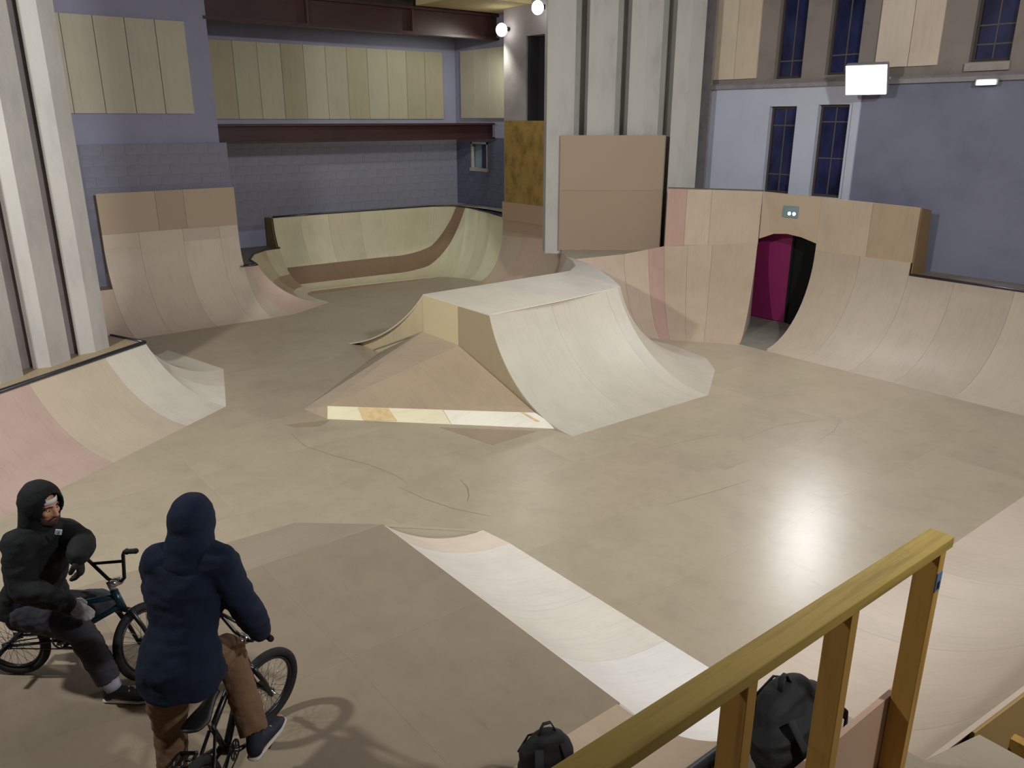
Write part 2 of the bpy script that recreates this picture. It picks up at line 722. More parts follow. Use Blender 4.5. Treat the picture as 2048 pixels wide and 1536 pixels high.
def side_panel(parent, B, T, offs, zb=0.0, color=PLY_CREAM, back=0.0, thick=0.018, name='side_panel', drop=0.0, mat='ply', nj=16):
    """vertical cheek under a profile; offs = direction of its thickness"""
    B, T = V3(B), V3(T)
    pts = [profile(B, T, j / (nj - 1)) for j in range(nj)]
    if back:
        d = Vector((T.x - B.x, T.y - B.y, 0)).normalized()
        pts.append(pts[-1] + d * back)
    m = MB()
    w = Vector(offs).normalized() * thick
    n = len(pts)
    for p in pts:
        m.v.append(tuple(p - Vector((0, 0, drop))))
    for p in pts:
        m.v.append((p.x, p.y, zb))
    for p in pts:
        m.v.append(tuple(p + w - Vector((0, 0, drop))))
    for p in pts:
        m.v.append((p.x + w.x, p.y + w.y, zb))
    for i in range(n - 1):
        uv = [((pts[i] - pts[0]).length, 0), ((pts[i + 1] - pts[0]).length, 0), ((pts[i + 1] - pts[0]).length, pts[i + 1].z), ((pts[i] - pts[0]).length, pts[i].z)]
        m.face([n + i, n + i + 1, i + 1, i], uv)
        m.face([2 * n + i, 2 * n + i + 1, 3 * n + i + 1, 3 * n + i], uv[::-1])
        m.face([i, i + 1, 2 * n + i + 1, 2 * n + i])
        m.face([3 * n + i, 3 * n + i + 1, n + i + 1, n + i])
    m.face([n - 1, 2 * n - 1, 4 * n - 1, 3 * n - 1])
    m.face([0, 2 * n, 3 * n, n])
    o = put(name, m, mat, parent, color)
    bm = bmesh.new()
    bm.from_mesh(o.data)
    bmesh.ops.recalc_face_normals(bm, faces=bm.faces)
    bm.to_mesh(o.data)
    bm.free()
    return o


def slab(name, poly, z, parent, color, thick=0.02, mat='ply', label=None):
    pts = [Vector((p[0], p[1], z)) for p in poly]
    a = sum((pts[i].x * pts[(i + 1) % len(pts)].y - pts[(i + 1) % len(pts)].x * pts[i].y) for i in range(len(pts)))
    if a < 0:
        pts.reverse()
    n = len(pts)
    m = MB()
    m.v = [tuple(p) for p in pts] + [(p.x, p.y, z - thick) for p in pts]
    m.face(range(n), [(p.x, p.y) for p in pts])
    m.face([n + i for i in range(n)][::-1])
    for i in range(n):
        j = (i + 1) % n
        m.face([n + i, n + j, j, i])
    return put(name, m, mat, parent, color, label=label)


def facet(name, pts, parent, color, thick=0.02, mat='ply', label=None):
    """flat or folded polygon sheet of some thickness, extruded downwards"""
    pts = [Vector(p) for p in pts]
    n = len(pts)
    nr = (pts[1] - pts[0]).cross(pts[2] - pts[0]).normalized()
    if nr.z < 0:
        pts.reverse()
        nr = -nr
    ux = (pts[1] - pts[0]).normalized()
    uy = nr.cross(ux)
    uv = [((p - pts[0]).dot(ux), (p - pts[0]).dot(uy)) for p in pts]
    m = MB()
    m.v = [tuple(p) for p in pts] + [tuple(p - nr * thick) for p in pts]
    m.face(range(n), uv)
    m.face([n + i for i in range(n)][::-1])
    for i in range(n):
        j = (i + 1) % n
        m.face([n + i, n + j, j, i])
    return put(name, m, mat, parent, color, label=label)


def coping(parent, pts, r=0.03):
    m = MB().tube(pts, r, 10)
    return put('coping', m, 'coping_steel', parent, smooth=True, label='steel coping tube')

# ================================================================== BUILDING SHELL
def wall_x(name, x, thick, y0, y1, z0, z1, holes, mat, parent=None, org=None):
    """wall on plane x (room side), solid towards +x, with rectangular holes (ya,yb,za,zb)"""
    ys = sorted(set([y0, y1] + [v for h in holes for v in h[:2] if y0 < v < y1]))
    zs = sorted(set([z0, z1] + [v for h in holes for v in h[2:] if z0 < v < z1]))
    m = MB()
    for a, b in zip(ys[:-1], ys[1:]):
        for c, d in zip(zs[:-1], zs[1:]):
            my, mz = (a + b) / 2, (c + d) / 2
            if any(h[0] < my < h[1] and h[2] < mz < h[3] for h in holes):
                continue
            m.box((x, a, c), (x + thick, b, d))
    return put(name, m, mat, parent)


WX = 14.2
WIN_LOW = [(9.22, 9.82, 2.50, 4.13), (8.15, 8.77, 2.50, 4.15)]
WIN_UP = [(9.24, 9.84, 4.63, 7.2), (8.13, 8.76, 4.66, 7.2), (5.64, 6.25, 4.76, 7.2)]
wr = struct(wall_x('wall_right', WX, 0.3, -3, 8.0, -0.3, 4.5, [], 'paint_grey'), 'grey-blue painted concrete wall on the right', 'wall')
w = wall_x('painted_wall', WX, 0.3, 8.0, 13.2, -0.3, 4.5, WIN_LOW, 'paint_white', wr)
w['label'] = 'pale painted stretch of wall around the low windows'
w = wall_x('upper_wall', WX + 0.06, 0.3, -3, 13.2, 4.5, 9.0, WIN_UP, 'upper_concrete', wr)
w['label'] = 'bare concrete upper wall'
m = MB()
pts = [(WX - 0.07, -3.0, 4.47), (WX + 0.1, -3.0, 4.47), (WX + 0.1, -3.0, 4.58), (WX - 0.02, -3.0, 4.58), (WX - 0.07, -3.0, 4.54)]
m.prism(pts, (0, 14.4, 0))
struct(put('trim_1', m, 'ledge'), 'rough concrete ledge along the right wall under the upper windows', 'trim')
m = MB().box((WX - 0.035, 7.93, 2.4), (WX, 8.07, 4.47))
struct(put('trim_2', m, 'paint_white'), 'pale vertical corner strip beside the second low window', 'trim')
m = MB().box((WX - 0.12, 11.55, 1.0), (WX, 11.9, 9.0))  # solid strip put in for the shadowed gap
struct(put('trim_3', m, 'concrete_pier'), 'concrete strip filling the shadowed gap between the right wall and the fluted column', 'trim')
m = MB().box((WX - 0.06, 11.24, 1.0), (WX, 11.55, 9.0))
struct(put('trim_4', m, 'ledge'), 'grey pilaster strip beside the pale wall', 'trim')


def window(idx, h, x, label, mull_v, mull_h, sill=False):
    ya, yb, za, zb = h
    m = MB()
    f = 0.045
    xr = x + 0.13
    for a, b in (((ya, za), (ya + f, zb)), ((yb - f, za), (yb, zb)), ((ya + f, za), (yb - f, za + f)), ((ya + f, zb - f), (yb - f, zb))):
        m.box((xr - 0.03, a[0], a[1]), (xr + 0.04, b[0], b[1]))
    o = struct(put('window_%d' % idx, m, 'frame_dark', origin=(xr, (ya + yb) / 2, za)) if False else put('window_%d' % idx, m, 'frame_dark'), label, 'window')
    vs = [ya + f] + [ya + (yb - ya) * k for k in mull_v] + [yb - f]
    hs = [za + f] + mull_h + [zb - f]
    for k in mull_v:
        yy = ya + (yb - ya) * k
        put('mullion', MB().box((xr - 0.012, yy - 0.011, za + f), (xr + 0.012, yy + 0.011, zb - f)), 'mullion', o)
    for zz in mull_h:
        put('mullion', MB().box((xr - 0.014, ya + f, zz - 0.012), (xr + 0.014, yb - f, zz + 0.012)), 'mullion', o)
    for a, b in zip(vs[:-1], vs[1:]):
        for c, d in zip(hs[:-1], hs[1:]):
            put('pane', MB().box((xr, a + .002, c + .002), (xr + 0.008, b - .002, d - .002)), 'night_glass', o)
    if sill:
        put('window_sill', MB().box((x - 0.06, ya - 0.03, za - 0.14), (x + 0.12, yb + 0.03, za - 0.01)), 'sill', o, bevel=0.01)
    return o


window(1, WIN_LOW[0], WX, 'tall dark window with thin glazing bars in the pale wall, next to the fluted column', [0.5], [2.86, 3.78])
window(2, WIN_LOW[1], WX, 'tall dark window in the pale wall, beside its vertical corner strip', [0.5], [3.2, 3.85])
window(3, WIN_UP[0], WX + .06, 'upper dark window above the low window nearest the fluted column', [0.5], [4.95])
window(4, WIN_UP[1], WX + .06, 'upper dark window above and left of the glaring floodlight', [0.5], [5.0])
window(5, WIN_UP[2], WX + .06, 'upper dark window with a concrete sill above the small lit fitting', [0.5], [5.02, 5.3], sill=True)


def boards(name, cells, mat, label, cat, color, vary=4, group=None):
    """panel made of separate boards; cells are (lo, hi) boxes"""
    lo = cells[0][0]
    t = thing(name, lo, label, cat, group)
    for a, b in cells:
        put('board', MB().box(a, b), mat, t, jit(color, vary), bevel=0.004)
    return t


CREAM = (188, 180, 162)
def cells_x(x, ys, z0, z1, th=0.04, g=0.005):
    return [((x - th, a + g, z0), (x, b - g, z1)) for a, b in zip(ys[:-1], ys[1:])]


def cells_y(y, xs, z0, z1, th=0.04, g=0.005):
    return [((a + g, y - th, z0), (b - g, y, z1)) for a, b in zip(xs[:-1], xs[1:])]


boards('acoustic_panel', cells_x(WX + .06, [10.22, 10.75, 11.28], 4.66, 7.2), 'cream_board', 'cream boarded panel on the upper wall beside the fluted column', 'wall panel', (222, 205, 182))
boards('acoustic_panel', cells_x(WX + .06, [6.72, 7.22, 7.8], 4.74, 7.2), 'cream_board', 'cream boarded panel above the glaring floodlight', 'wall panel', (222, 205, 188))

# --- left (far) wall with the tall ramp in front of it
wl = struct(put('wall_left', MB().box((-4, 17.5, 3.43), (6.06, 17.8, 9)), 'paint_blue'), 'blue-grey wall behind the tall left ramp', 'wall')
put('lower_wall', MB().box((-4, 17.40, -0.3), (6.17, 17.8, 3.43)), 'mortar', wl)
BL = {}


def block_field(parent, origin, du, n_u, n_z, mat, skip=None):
    """running-bond blocks with half blocks closing the ends"""
    du = Vector(du)
    L, Hh = 0.40, 0.20
    half = Vector((du.y, -du.x, 0)) * 0.006
    org = Vector(origin)
    for j in range(n_z):
        cells = [(i, i + 1) for i in range(n_u)] if j % 2 == 0 else [(0, .5)] + [(i + .5, i + 1.5) for i in range(n_u - 1)] + [(n_u - .5, n_u)]
        for a, b in cells:
            key = (tuple(du), mat, b - a)
            if key not in BL:
                me = MB().obox((0, 0, 0), du * (L * (b - a) / 2 - .002), half, (0, 0, Hh / 2 - .002)).mesh('block')
                me.materials.append(MATS[mat])
                BL[key] = me
            c = org + du * (L * (a + b) / 2) + Vector((0, 0, Hh * (j + .5)))
            if skip and skip(c):
                continue
            o = bpy.data.objects.new('block', BL[key])
            COL.objects.link(o)
            o.parent = parent
            o.location = c + half * random.uniform(-.3, .3)


block_field(wl, (3.37, 17.40, 2.03), (1, 0, 0), 7, 7, 'block_paint')
boards('acoustic_panel', cells_y(17.5, [2.75, 3.4, 3.95, 4.5, 5.05, 5.61], 4.0, 5.72), 'cream_board', 'cream boarded panel high above the tall left ramp', 'wall panel', CREAM, 2)

# --- alcove
wb = struct(put('wall_back', MB().box((5.8, 19.5, -0.3), (13.8, 19.8, 9)), 'paint_blue'), 'blue-grey back wall of the alcove', 'wall')
put('return_wall', MB().box((5.9, 17.8, -0.3), (6.06, 19.5, 9)), 'paint_blue', wb)
put('lower_wall', MB().box((6.06, 19.496, 1.3), (13.45, 19.5, 3.42)), 'mortar', wb)
block_field(wb, (6.25, 19.495, 1.42), (1, 0, 0), 18, 10, 'block_paint')
AW = (18.02, 18.78, 2.58, 3.30)
wa = struct(wall_x('wall_alcove_right', 13.45, 0.25, 16.4, 19.5, -0.3, 9, [AW], 'paint_blue'), 'blue-grey side wall of the alcove with a small window', 'wall')
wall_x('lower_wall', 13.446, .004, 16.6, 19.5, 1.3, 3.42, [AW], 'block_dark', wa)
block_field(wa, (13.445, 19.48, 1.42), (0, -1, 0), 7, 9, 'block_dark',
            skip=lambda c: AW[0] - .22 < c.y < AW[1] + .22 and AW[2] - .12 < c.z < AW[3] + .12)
o = struct(put('window_6', MB().box((13.43, AW[0], AW[2]), (13.5, AW[0] + .05, AW[3])).box((13.43, AW[1] - .05, AW[2]), (13.5, AW[1], AW[3])).box((13.43, AW[0], AW[3] - .05), (13.5, AW[1], AW[3])), 'sill'), 'small pale framed window in the alcove side wall under the steel beam', 'window')
put('window_sill', MB().box((13.40, AW[0] - .03, AW[2] - .05), (13.55, AW[1] + .03, AW[2] + .04)), 'sill', o)
put('pane', MB().box((13.52, AW[0] + .05, AW[2] + .04), (13.53, 18.39, AW[3] - .05)), 'night_glass', o)
put('pane', MB().box((13.54, 18.40, AW[2] + .04), (13.55, AW[1] - .05, AW[3] - .05)), 'sign_case', o)
xs = [6.2, 6.69] + [6.69 + (13.02 - 6.69) * k / 11 for k in range(1, 12)]
t = thing('acoustic_panel', (6.2, 19.46, 3.9), 'long cream boarded panel on the alcove back wall above the steel beam', 'wall panel')
for k, (a, b) in enumerate(zip(xs[:-1], xs[1:])):
    c = (172, 163, 138) if k in (0, 1, 4, 7, 10, 11) else (184, 176, 154)
    put('board', MB().box((a + .004, 19.455, 3.9), (b - .004, 19.5, 5.6)), 'cream_board', t, jit(c, 3), bevel=.004)
boards('acoustic_panel', cells_x(13.45, [16.5, 17.2, 17.85, 18.5, 19.2], 3.92, 5.64), 'cream_board', 'cream boarded panel on the alcove side wall below a bare lamp', 'wall panel', CREAM, 2)


def ibeam(name, x0, x1, y, z0, z1, label, depth=0.24, fl=0.05):
    m = MB()
    sec = [(-depth / 2, 0), (depth / 2, 0), (depth / 2, fl), (0.02, fl), (0.02, z1 - z0 - fl), (depth / 2, z1 - z0 - fl), (depth / 2, z1 - z0), (-depth / 2, z1 - z0), (-depth / 2, z1 - z0 - fl), (-0.02, z1 - z0 - fl), (-0.02, fl), (-depth / 2, fl)]
    m.prism([(x0, y + a, z0 + b) for a, b in sec], (x1 - x0, 0, 0))
    return tag(put(name, m, 'steel_brown'), label, 'beam')


ibeam('steel_beam', 6.06, 13.3, 17.62, 3.40, 3.80, 'dark red-brown steel beam spanning the alcove at mid height')
b2 = ibeam('steel_beam', 6.0, 13.5, 17.62, 5.80, 6.40, 'deep dark steel beam at the top of the alcove with upright stiffeners', 0.26, 0.06)
for x in (8.25, 10.9):
    put('stiffener', MB().box((x - .02, 17.485, 5.86), (x + .02, 17.6, 6.34)), 'steel_light', b2)
ca = struct(put('ceiling_alcove', MB().box((6.0, 17.75, 6.42), (13.7, 19.5, 6.6)), 'roof_dark'), 'dark ceiling of the alcove', 'ceiling')
cc = struct(put('ceiling_soffit', MB().box((11.0, 15.6, 6.42), (13.45, 17.5, 6.6)), 'ceiling_cream'), 'cream boarded soffit lit by bare lamps beside the column', 'ceiling')
ra = struct(put('ceiling_joists', MB().box((6.0, 13.5, 6.9), (11.0, 17.5, 7.0)), 'roof_dark'), 'joists under a dark sheet standing in for the dark void above the alcove beam', 'ceiling')  # dark sheet put in for the dark void overhead
for k in range(12):
    x = 6.2 + k * 0.42
    put('joist', MB().box((x, 13.5, 6.62), (x + .09, 17.48, 6.9)), 'roof_dark', ra)

# --- rest of the hall shell behind and above the camera
struct(put('ceiling', MB().box((-4.2, -3.2, 9.0), (14.6, 17.5, 9.2)), 'hall_plaster'), 'high plaster ceiling of the hall', 'ceiling')
struct(put('wall_front', MB().box((-4.2, -3.3, -0.3), (14.6, -3.0, 9.0)), 'hall_plaster'), 'plain wall behind the viewer', 'wall')
struct(put('wall_near_left', MB().box((-4.3, -3, -0.3), (-4.0, 17.8, 9.0)), 'hall_plaster'), 'plain hall wall on the left', 'wall')

# --- concrete pier between alcove and column
pier = struct(put('wall_pier', MB().box((12.95, 15.80, 1.0), (13.5, 16.66, 5.75)).box((12.95, 13.2, 5.75), (13.5, 16.66, 9.0)).box((13.3, 13.2, 1.0), (13.5, 15.8, 5.75)), 'concrete_pier'), 'grey concrete pier with a dark recess beside the fluted column', 'wall')
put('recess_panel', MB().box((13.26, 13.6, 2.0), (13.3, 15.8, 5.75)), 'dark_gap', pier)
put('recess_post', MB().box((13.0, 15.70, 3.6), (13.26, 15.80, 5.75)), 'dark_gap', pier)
struct(put('wall_behind_column', MB().box((13.4, 11.4, -.3), (13.9, 13.6, 9.0)), 'concrete_pier'), 'concrete wall behind the fluted column', 'wall')


# ================================================================== FLUTED CONCRETE COLUMNS
def flute_mesh(base, along, outw, w, z0, z1, depth=0.42, nose=0.10, crease=0.0, tip=0.0):
    along, outw = Vector(along).normalized(), Vector(outw).normalized()
    b = Vector(base)
    sec = [(-w / 2 - .03, -depth), (-w / 2, 0), (w * crease, nose), (w / 2, 0), (w / 2 + .03, -depth)]
    m = MB()
    poly = [b + along * a + outw * d for a, d in sec]
    poly = [Vector((p.x, p.y, z0)) for p in poly]
    m.prism(poly, (0, 0, z1 - z0))
    return m


t = thing('fluted_column', (12.2, 11.9, 1.29), 'wide fluted concrete column with four ribs behind the board-faced corner', 'column')
along = Vector(RT)
outw = -Vector(FW)
for p0, p1 in ((1093, 1146), (1173, 1226), (1253, 1312), (1339, 1394)):
    c = PD((p0 + p1) / 2, 300, FW @ np.array([11.2, 12.6, 0]) + 0.14)
    wpx = (p1 - p0) / FPX * 16.6
    m = flute_mesh((c.x, c.y, 0), along, outw, wpx, 1.2, 9.0, 0.62, 0.06)
    bm_o = put('flute', m, 'concrete', t)
c0 = PD(1093, 300, FW @ np.array([11.2, 12.6, 0]) + 0.68)
c1 = PD(1394, 300, FW @ np.array([11.2, 12.6, 0]) + 0.68)
m = MB().obox(((c0 + c1) / 2 * Vector((1, 1, 0))) + Vector((0, 0, 5.1)) + Vector(FW) * .1, (c1 - c0) * Vector((1, 1, 0)) * .5, Vector(FW) * .1, (0, 0, 3.9))
put('recess', m, 'concrete', t)
t = thing('fluted_column', (1.7, 11.9, 0.75), 'fluted concrete column with angled ribs standing on the low left platform', 'column')
al = Vector((.795, .606, 0))
ow = Vector((.606, -.795, 0))
FL = [((66.6, 738), (102.5, 734), (141.8, 719)), ((157, 710.5), (191, 704), (218.7, 693.5))]
w3 = [[PZ(x, y, 0.75) for x, y in f] for f in FL]
step = w3[1][1] - w3[0][1]
w3 = [[p - step * k for p in w3[0]] for k in (2, 1)] + w3
for L_, C_, R_ in w3:
    vd = Vector((L_.x, L_.y, 0)).normalized()
    nl = (R_ - L_).normalized() * .03
    poly = [L_ + vd * .32, L_ + vd * .02 - nl * 0, L_, C_, R_, R_ + vd * .34]
    m = MB().prism([Vector((p.x, p.y, 0.745)) for p in poly], (0, 0, 8.25))
    put('flute', m, 'concrete', t)
r0, r1 = w3[0][0], w3[-1][2]
vd = Vector((r1.x, r1.y, 0)).normalized()
m = MB().prism([Vector((p.x, p.y, .745)) for p in (r0 + vd * .24, r1 + vd * .24, r1 + vd * .5, r0 + vd * .5)], (0, 0, 8.25))
put('recess', m, 'concrete_pier', t)


# ================================================================== RAMPS
# ---- low quarter pipe under the left column
d = Vector((.843, .537, 0))
n = Vector((-.537, .843, 0))
b1 = PZ(452, 813)
c1 = PZ(290, 685, .75)
b0 = b1 - d * 5.2
c0 = c1 - d * 5.0
c_end = PZ(222, 671, .75)
b2 = PZ(447, 738)
b3 = PZ(335, 700)
T_L = thing('quarter_pipe', (b1.x, b1.y, 0), 'low plywood quarter pipe with steel coping in front of the left fluted column', 'ramp')
secs = [(b0, c0), (b1, c1)]
quarter(T_L, secs, [0.30, 0.60, 0.845, 1.0], [(192, 158, 142), (196, 174, 149), (206, 194, 176)], name='ply_sheet')
quarter(T_L, [(b1, c1), (b2, c1 + (c_end - c1) * .1)], [0, .5, 1], [(224, 212, 194), PLY_PALE], sub=5)
quarter(T_L, [(b2, c1 + (c_end - c1) * .1), (b3, c_end)], [0, 1], [(214, 200, 178)], sub=6)
slab('platform', [c0, c1, c_end, c_end + n * 1.5 - d * .6, c0 + n * 3], .75, T_L, (172, 146, 108))
coping(T_L, [c0 + Vector((0, 0, .005)), c1 + Vector((0, 0, .005))])
coping(T_L, [c1 + Vector((0, 0, .005)), c_end + Vector((0, 0, .005))], .022)
bs, cs_ = b0.lerp(b1, .30), c0.lerp(c1, .30)
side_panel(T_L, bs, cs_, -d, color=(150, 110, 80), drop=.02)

# ---- tall quarter pipe against the left wall
YB = 15.7
RL = 1.5
T_W = thing('quarter_pipe', (4.8, YB, 0), 'tall plywood quarter pipe with vertical extension against the left blue-grey wall', 'ramp')
xa, xb = 3.48, 6.15
def lq(x, z):
    z = min(z, RL)
    return ((x, YB, 0), (x, YB + math.sqrt(max(0, RL * RL - (RL - z) ** 2)), z))
cut = [xa, 4.15, 5.0, 5.75, xb]
cols = [(220, 194, 170), (218, 193, 171), (222, 198, 175), (217, 196, 173)]
for a, b, c in zip(cut[:-1], cut[1:], cols):
    quarter(T_W, [lq(a, RL), lq(b, RL)], [0, 1], [jit(c, 4)])
    put('ply_sheet', MB().box((a + .002, YB + RL, RL), (b - .002, YB + RL + .02, 1.76)), 'ply', T_W, jit(c, 4))
for a, b, c in ((xa, 4.55, (198, 168, 138)), (4.55, 5.1, (190, 159, 128)), (5.1, xb, (198, 168, 137))):
    put('ply_sheet', MB().box((a + .002, YB + RL - .012, 1.763), (b - .002, YB + RL + .012, 2.54)), 'ply', T_W, c)
for a, b in ((0.8, 2.2), (2.2, xa)):
    quarter(T_W, [lq(a, .73), lq(b, .73)], [0, 1], [jit((200, 172, 148), 5)])
side_panel(T_W, lq(xa + .002, RL)[0], lq(xa + .002, RL)[1], (1, 0, 0), color=(150, 120, 92), drop=.02, back=.1)
put('side_panel', MB().box((xa, YB + RL + .02, 1.0), (xa + .03, YB + RL + .2, 2.5)), 'ply', T_W, (120, 92, 70))
slab('platform', [(0.8, lq(1, .73)[1][1]), (xa, lq(1, .73)[1][1]), (xa, 17.4), (.8, 17.4)], .73, T_W, (150, 130, 100))
# hip towards the alcove
hb = [(6.15, YB, 0), (6.64, 15.74, 0), (7.72, 16.3, 0)]
ht = [(6.15, 17.075, .9), (6.25, 17.05, .9), (6.40, 16.97, .90)]
quarter(T_W, list(zip(hb, ht)), [0, 1, 2], [(206, 180, 158), (214, 176, 156)], sub=6)

# ---- bowl corner pocket and alcove quarter
BAND = (150, 112, 82)
T_A = thing('bowl_ramp', (9.5, 17.7, 0), 'long curved plywood bowl filling the alcove under the back wall', 'ramp')
pb = [(7.72, 16.3, 0), (7.66, 16.9, 0), (7.68, 17.35, 0), (7.8, 17.65, 0), (8.0, 17.82, 0)]
pt = [(6.40, 16.97, .9), (6.51, 17.67, .9), (6.89, 18.42, .9), (7.34, 18.84, .9), (7.75, 18.94, .9)]
PK = list(zip(pb, pt))
quarter(T_A, PK, [0, 1, 2, 3, 4], [(214, 196, 165), (206, 186, 150), (198, 176, 136), (206, 188, 150)], sub=4, nj=8, t0=.55)
quarter(T_A, PK, [0, 1.2, 2.6, 4], [(206, 186, 154), (190, 162, 128), (172, 138, 106)], sub=4, nj=6, t0=.22, t1=.55, name='band_sheet')
quarter(T_A, PK, [0, 1.5, 3, 4], [(214, 196, 165)], sub=4, nj=6, t0=0, t1=.22)
coping(T_A, [Vector(p) + Vector((0, 0, .005)) for p in [(6.12, 17.02, .9)] + pt], .022)
slab('platform', [(6.06, 17.02), (6.40, 16.97), (6.51, 17.67), (6.89, 18.42), (7.34, 18.84), (7.75, 18.94), (7.75, 19.5), (6.06, 19.5)], .9, T_A, (120, 112, 100))
ab = [(7.9, 17.83, 0), (9.0, 17.75, 0), (10.2, 17.6, 0), (11.0, 17.5, 0), (11.35, 17.35, 0), (11.6, 17.05, 0), (11.75, 16.7, 0), (11.83, 16.24, 0)]
at_ = [(7.72, 19.12, 1.62), (9.0, 19.12, 1.62), (10.8, 19.12, 1.61), (12.3, 19.12, 1.60), (12.9, 18.95, 1.58), (13.15, 18.5, 1.55), (13.18, 17.7, 1.5), (13.05, 16.75, 1.45)]
AB = list(zip(ab, at_))
CA = [(214, 200, 160), (220, 206, 168), (212, 198, 160), (218, 206, 166), (214, 202, 162)]
# straight back wall of the bowl: upper sheets, brown band, toe sheets
BS = 2.0
quarter(T_A, AB, [0, .55, 1.1, 1.6, BS], CA, t0=.48, t1=1.0)
quarter(T_A, AB, [0, 1.0, BS], [BAND], t0=.21, t1=.48, nj=5, name='band_sheet')
quarter(T_A, AB, [0, 1.0, BS], [(212, 194, 152), (218, 202, 160)], t0=0, t1=.21, nj=6)


def patch_strip(lo, hi, s0, s1, color, name):
    """sheet between two curves t=lo(s), t=hi(s) on the bowl"""
    N = 22
    rows = []
    for k in range(N):
        s = s0 + (s1 - s0) * k / (N - 1)
        i = min(int(s), len(AB) - 2)
        B, T = lerp2(AB[i][0], AB[i + 1][0], s - i), lerp2(AB[i][1], AB[i + 1][1], s - i)
        a, b = lo(s), hi(s)
        rows.append([profile(B, T, a + (b - a) * j / 11) for j in range(12)])
    surf_sheet(name, rows, T_A, color)


def hi(s):
    u = max(0, min(1, (s - BS) / (4.2 - BS)))
    return .48 + .52 * u ** 2.2


def lo(s):
    u = max(0, min(1, (s - BS) / (4.75 - BS)))
    return .21 + .79 * u ** 2.2


patch_strip(hi, lambda s: 1.0, BS, 3.1, (216, 204, 160), 'ply_sheet')
patch_strip(hi, lambda s: 1.0, 3.103, 4.2, (214, 200, 158), 'ply_sheet')
patch_strip(lo, lambda s: max(hi(s), lo(s) + .002), BS, 4.75, BAND, 'band_sheet')
patch_strip(lambda s: 0.0, lo, BS, 3.6, (218, 202, 160), 'ply_sheet')
patch_strip(lambda s: 0.0, lo, 3.603, 4.75, (214, 206, 164), 'ply_sheet')
quarter(T_A, AB, [4.753, 5.5, 6.2, 7.0], [(216, 210, 170), (206, 200, 160)])
coping(T_A, [Vector(p) + Vector((0, 0, .008)) for p in at_], .024)
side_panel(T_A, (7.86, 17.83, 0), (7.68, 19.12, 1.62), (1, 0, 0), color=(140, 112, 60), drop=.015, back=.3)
slab('platform', [(7.72, 19.12), (9, 19.12), (10.8, 19.12), (12.3, 19.12), (12.9, 18.95), (13.15, 18.5), (13.18, 17.7), (13.05, 16.75), (13.45, 16.75), (13.45, 19.5), (7.72, 19.5)], 1.60, T_A, (170, 164, 140))

# ---- funbox in the middle
ZT = 1.29
X0 = 6.58
T_B = thing('funbox', (8.0, 9.7, 0), 'central plywood funbox with flat top and curved sides in the middle of the floor', 'ramp')
yT0, yT1 = 8.82, 10.55
slab('top_sheet', [(X0, yT0), (8.0, yT0 + .06), (8.0, yT1 + .03), (X0, yT1)], ZT, T_B, (226, 212, 190))
slab('top_sheet', [(8.003, yT0 + .06), (9.45, 9.06), (9.75, 10.62), (8.003, yT1 + .03)], ZT, T_B, (222, 212, 198))
slab('top_sheet', [(9.453, 9.062), (9.9, 9.75), (10.3, 10.45), (10.55, 11.0), (10.71, 11.5), (10.78, 11.84), (10.5, 11.35), (10.2, 10.95), (9.753, 10.622)], ZT, T_B, (216, 210, 200))
rb = [(X0, 7.05, 0), (7.5, 7.04, 0), (8.4, 7.02, 0), (9.27, 7.0, 0), (10.37, 7.73, 0), (10.80, 8.25, 0), (10.98, 9.1, 0), (10.95, 9.9, 0)]
rt_ = [(X0, yT0, ZT), (7.5, 8.9, ZT), (8.4, 8.97, ZT), (9.36, 9.04, ZT), (9.45, 9.06, ZT), (9.5, 9.12, ZT), (10.05, 9.95, ZT), (10.6, 11.1, ZT)]
quarter(T_B, list(zip(rb, rt_)), [0, 1.35, 2.7, 3.0, 4.0, 5.0, 6.0, 7.0], [(198, 188, 166), (197, 185, 163), (197, 184, 164), (194, 181, 160), (192, 180, 162), (190, 176, 156)], nj=20, sub=5)
lb = [(6.44, 12.95, 0), (7.5, 12.95, 0), (8.8, 12.95, 0), (9.6, 13.0, 0), (9.7, 13.0, 0), (9.8, 13.0, 0), (9.9, 13.0, 0)]
lt = [(X0, yT1, ZT), (7.5, 10.56, ZT), (8.8, 10.6, ZT), (9.753, 10.622, ZT), (10.2, 10.95, ZT), (10.5, 11.35, ZT), (10.78, 11.84, ZT)]
SOFT = 0.45
quarter(T_B, list(zip(lb, lt)), [0, 1.2, 2.4, 3.2, 4.0, 5.0, 6.0], [(220, 205, 180), (214, 200, 178)], nj=18)
# end wall facing the viewer's left
SOFT = 0.0
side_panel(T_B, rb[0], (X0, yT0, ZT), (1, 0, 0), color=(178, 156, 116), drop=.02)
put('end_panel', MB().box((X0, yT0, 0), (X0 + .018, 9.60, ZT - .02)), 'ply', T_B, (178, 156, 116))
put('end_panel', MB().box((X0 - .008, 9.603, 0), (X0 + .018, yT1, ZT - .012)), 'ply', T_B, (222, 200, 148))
SOFT = 0.45
side_panel(T_B, (X0, 12.93, 0), (X0, yT1, ZT), (1, 0, 0), color=(216, 194, 146), drop=.02)
SOFT = 0.0

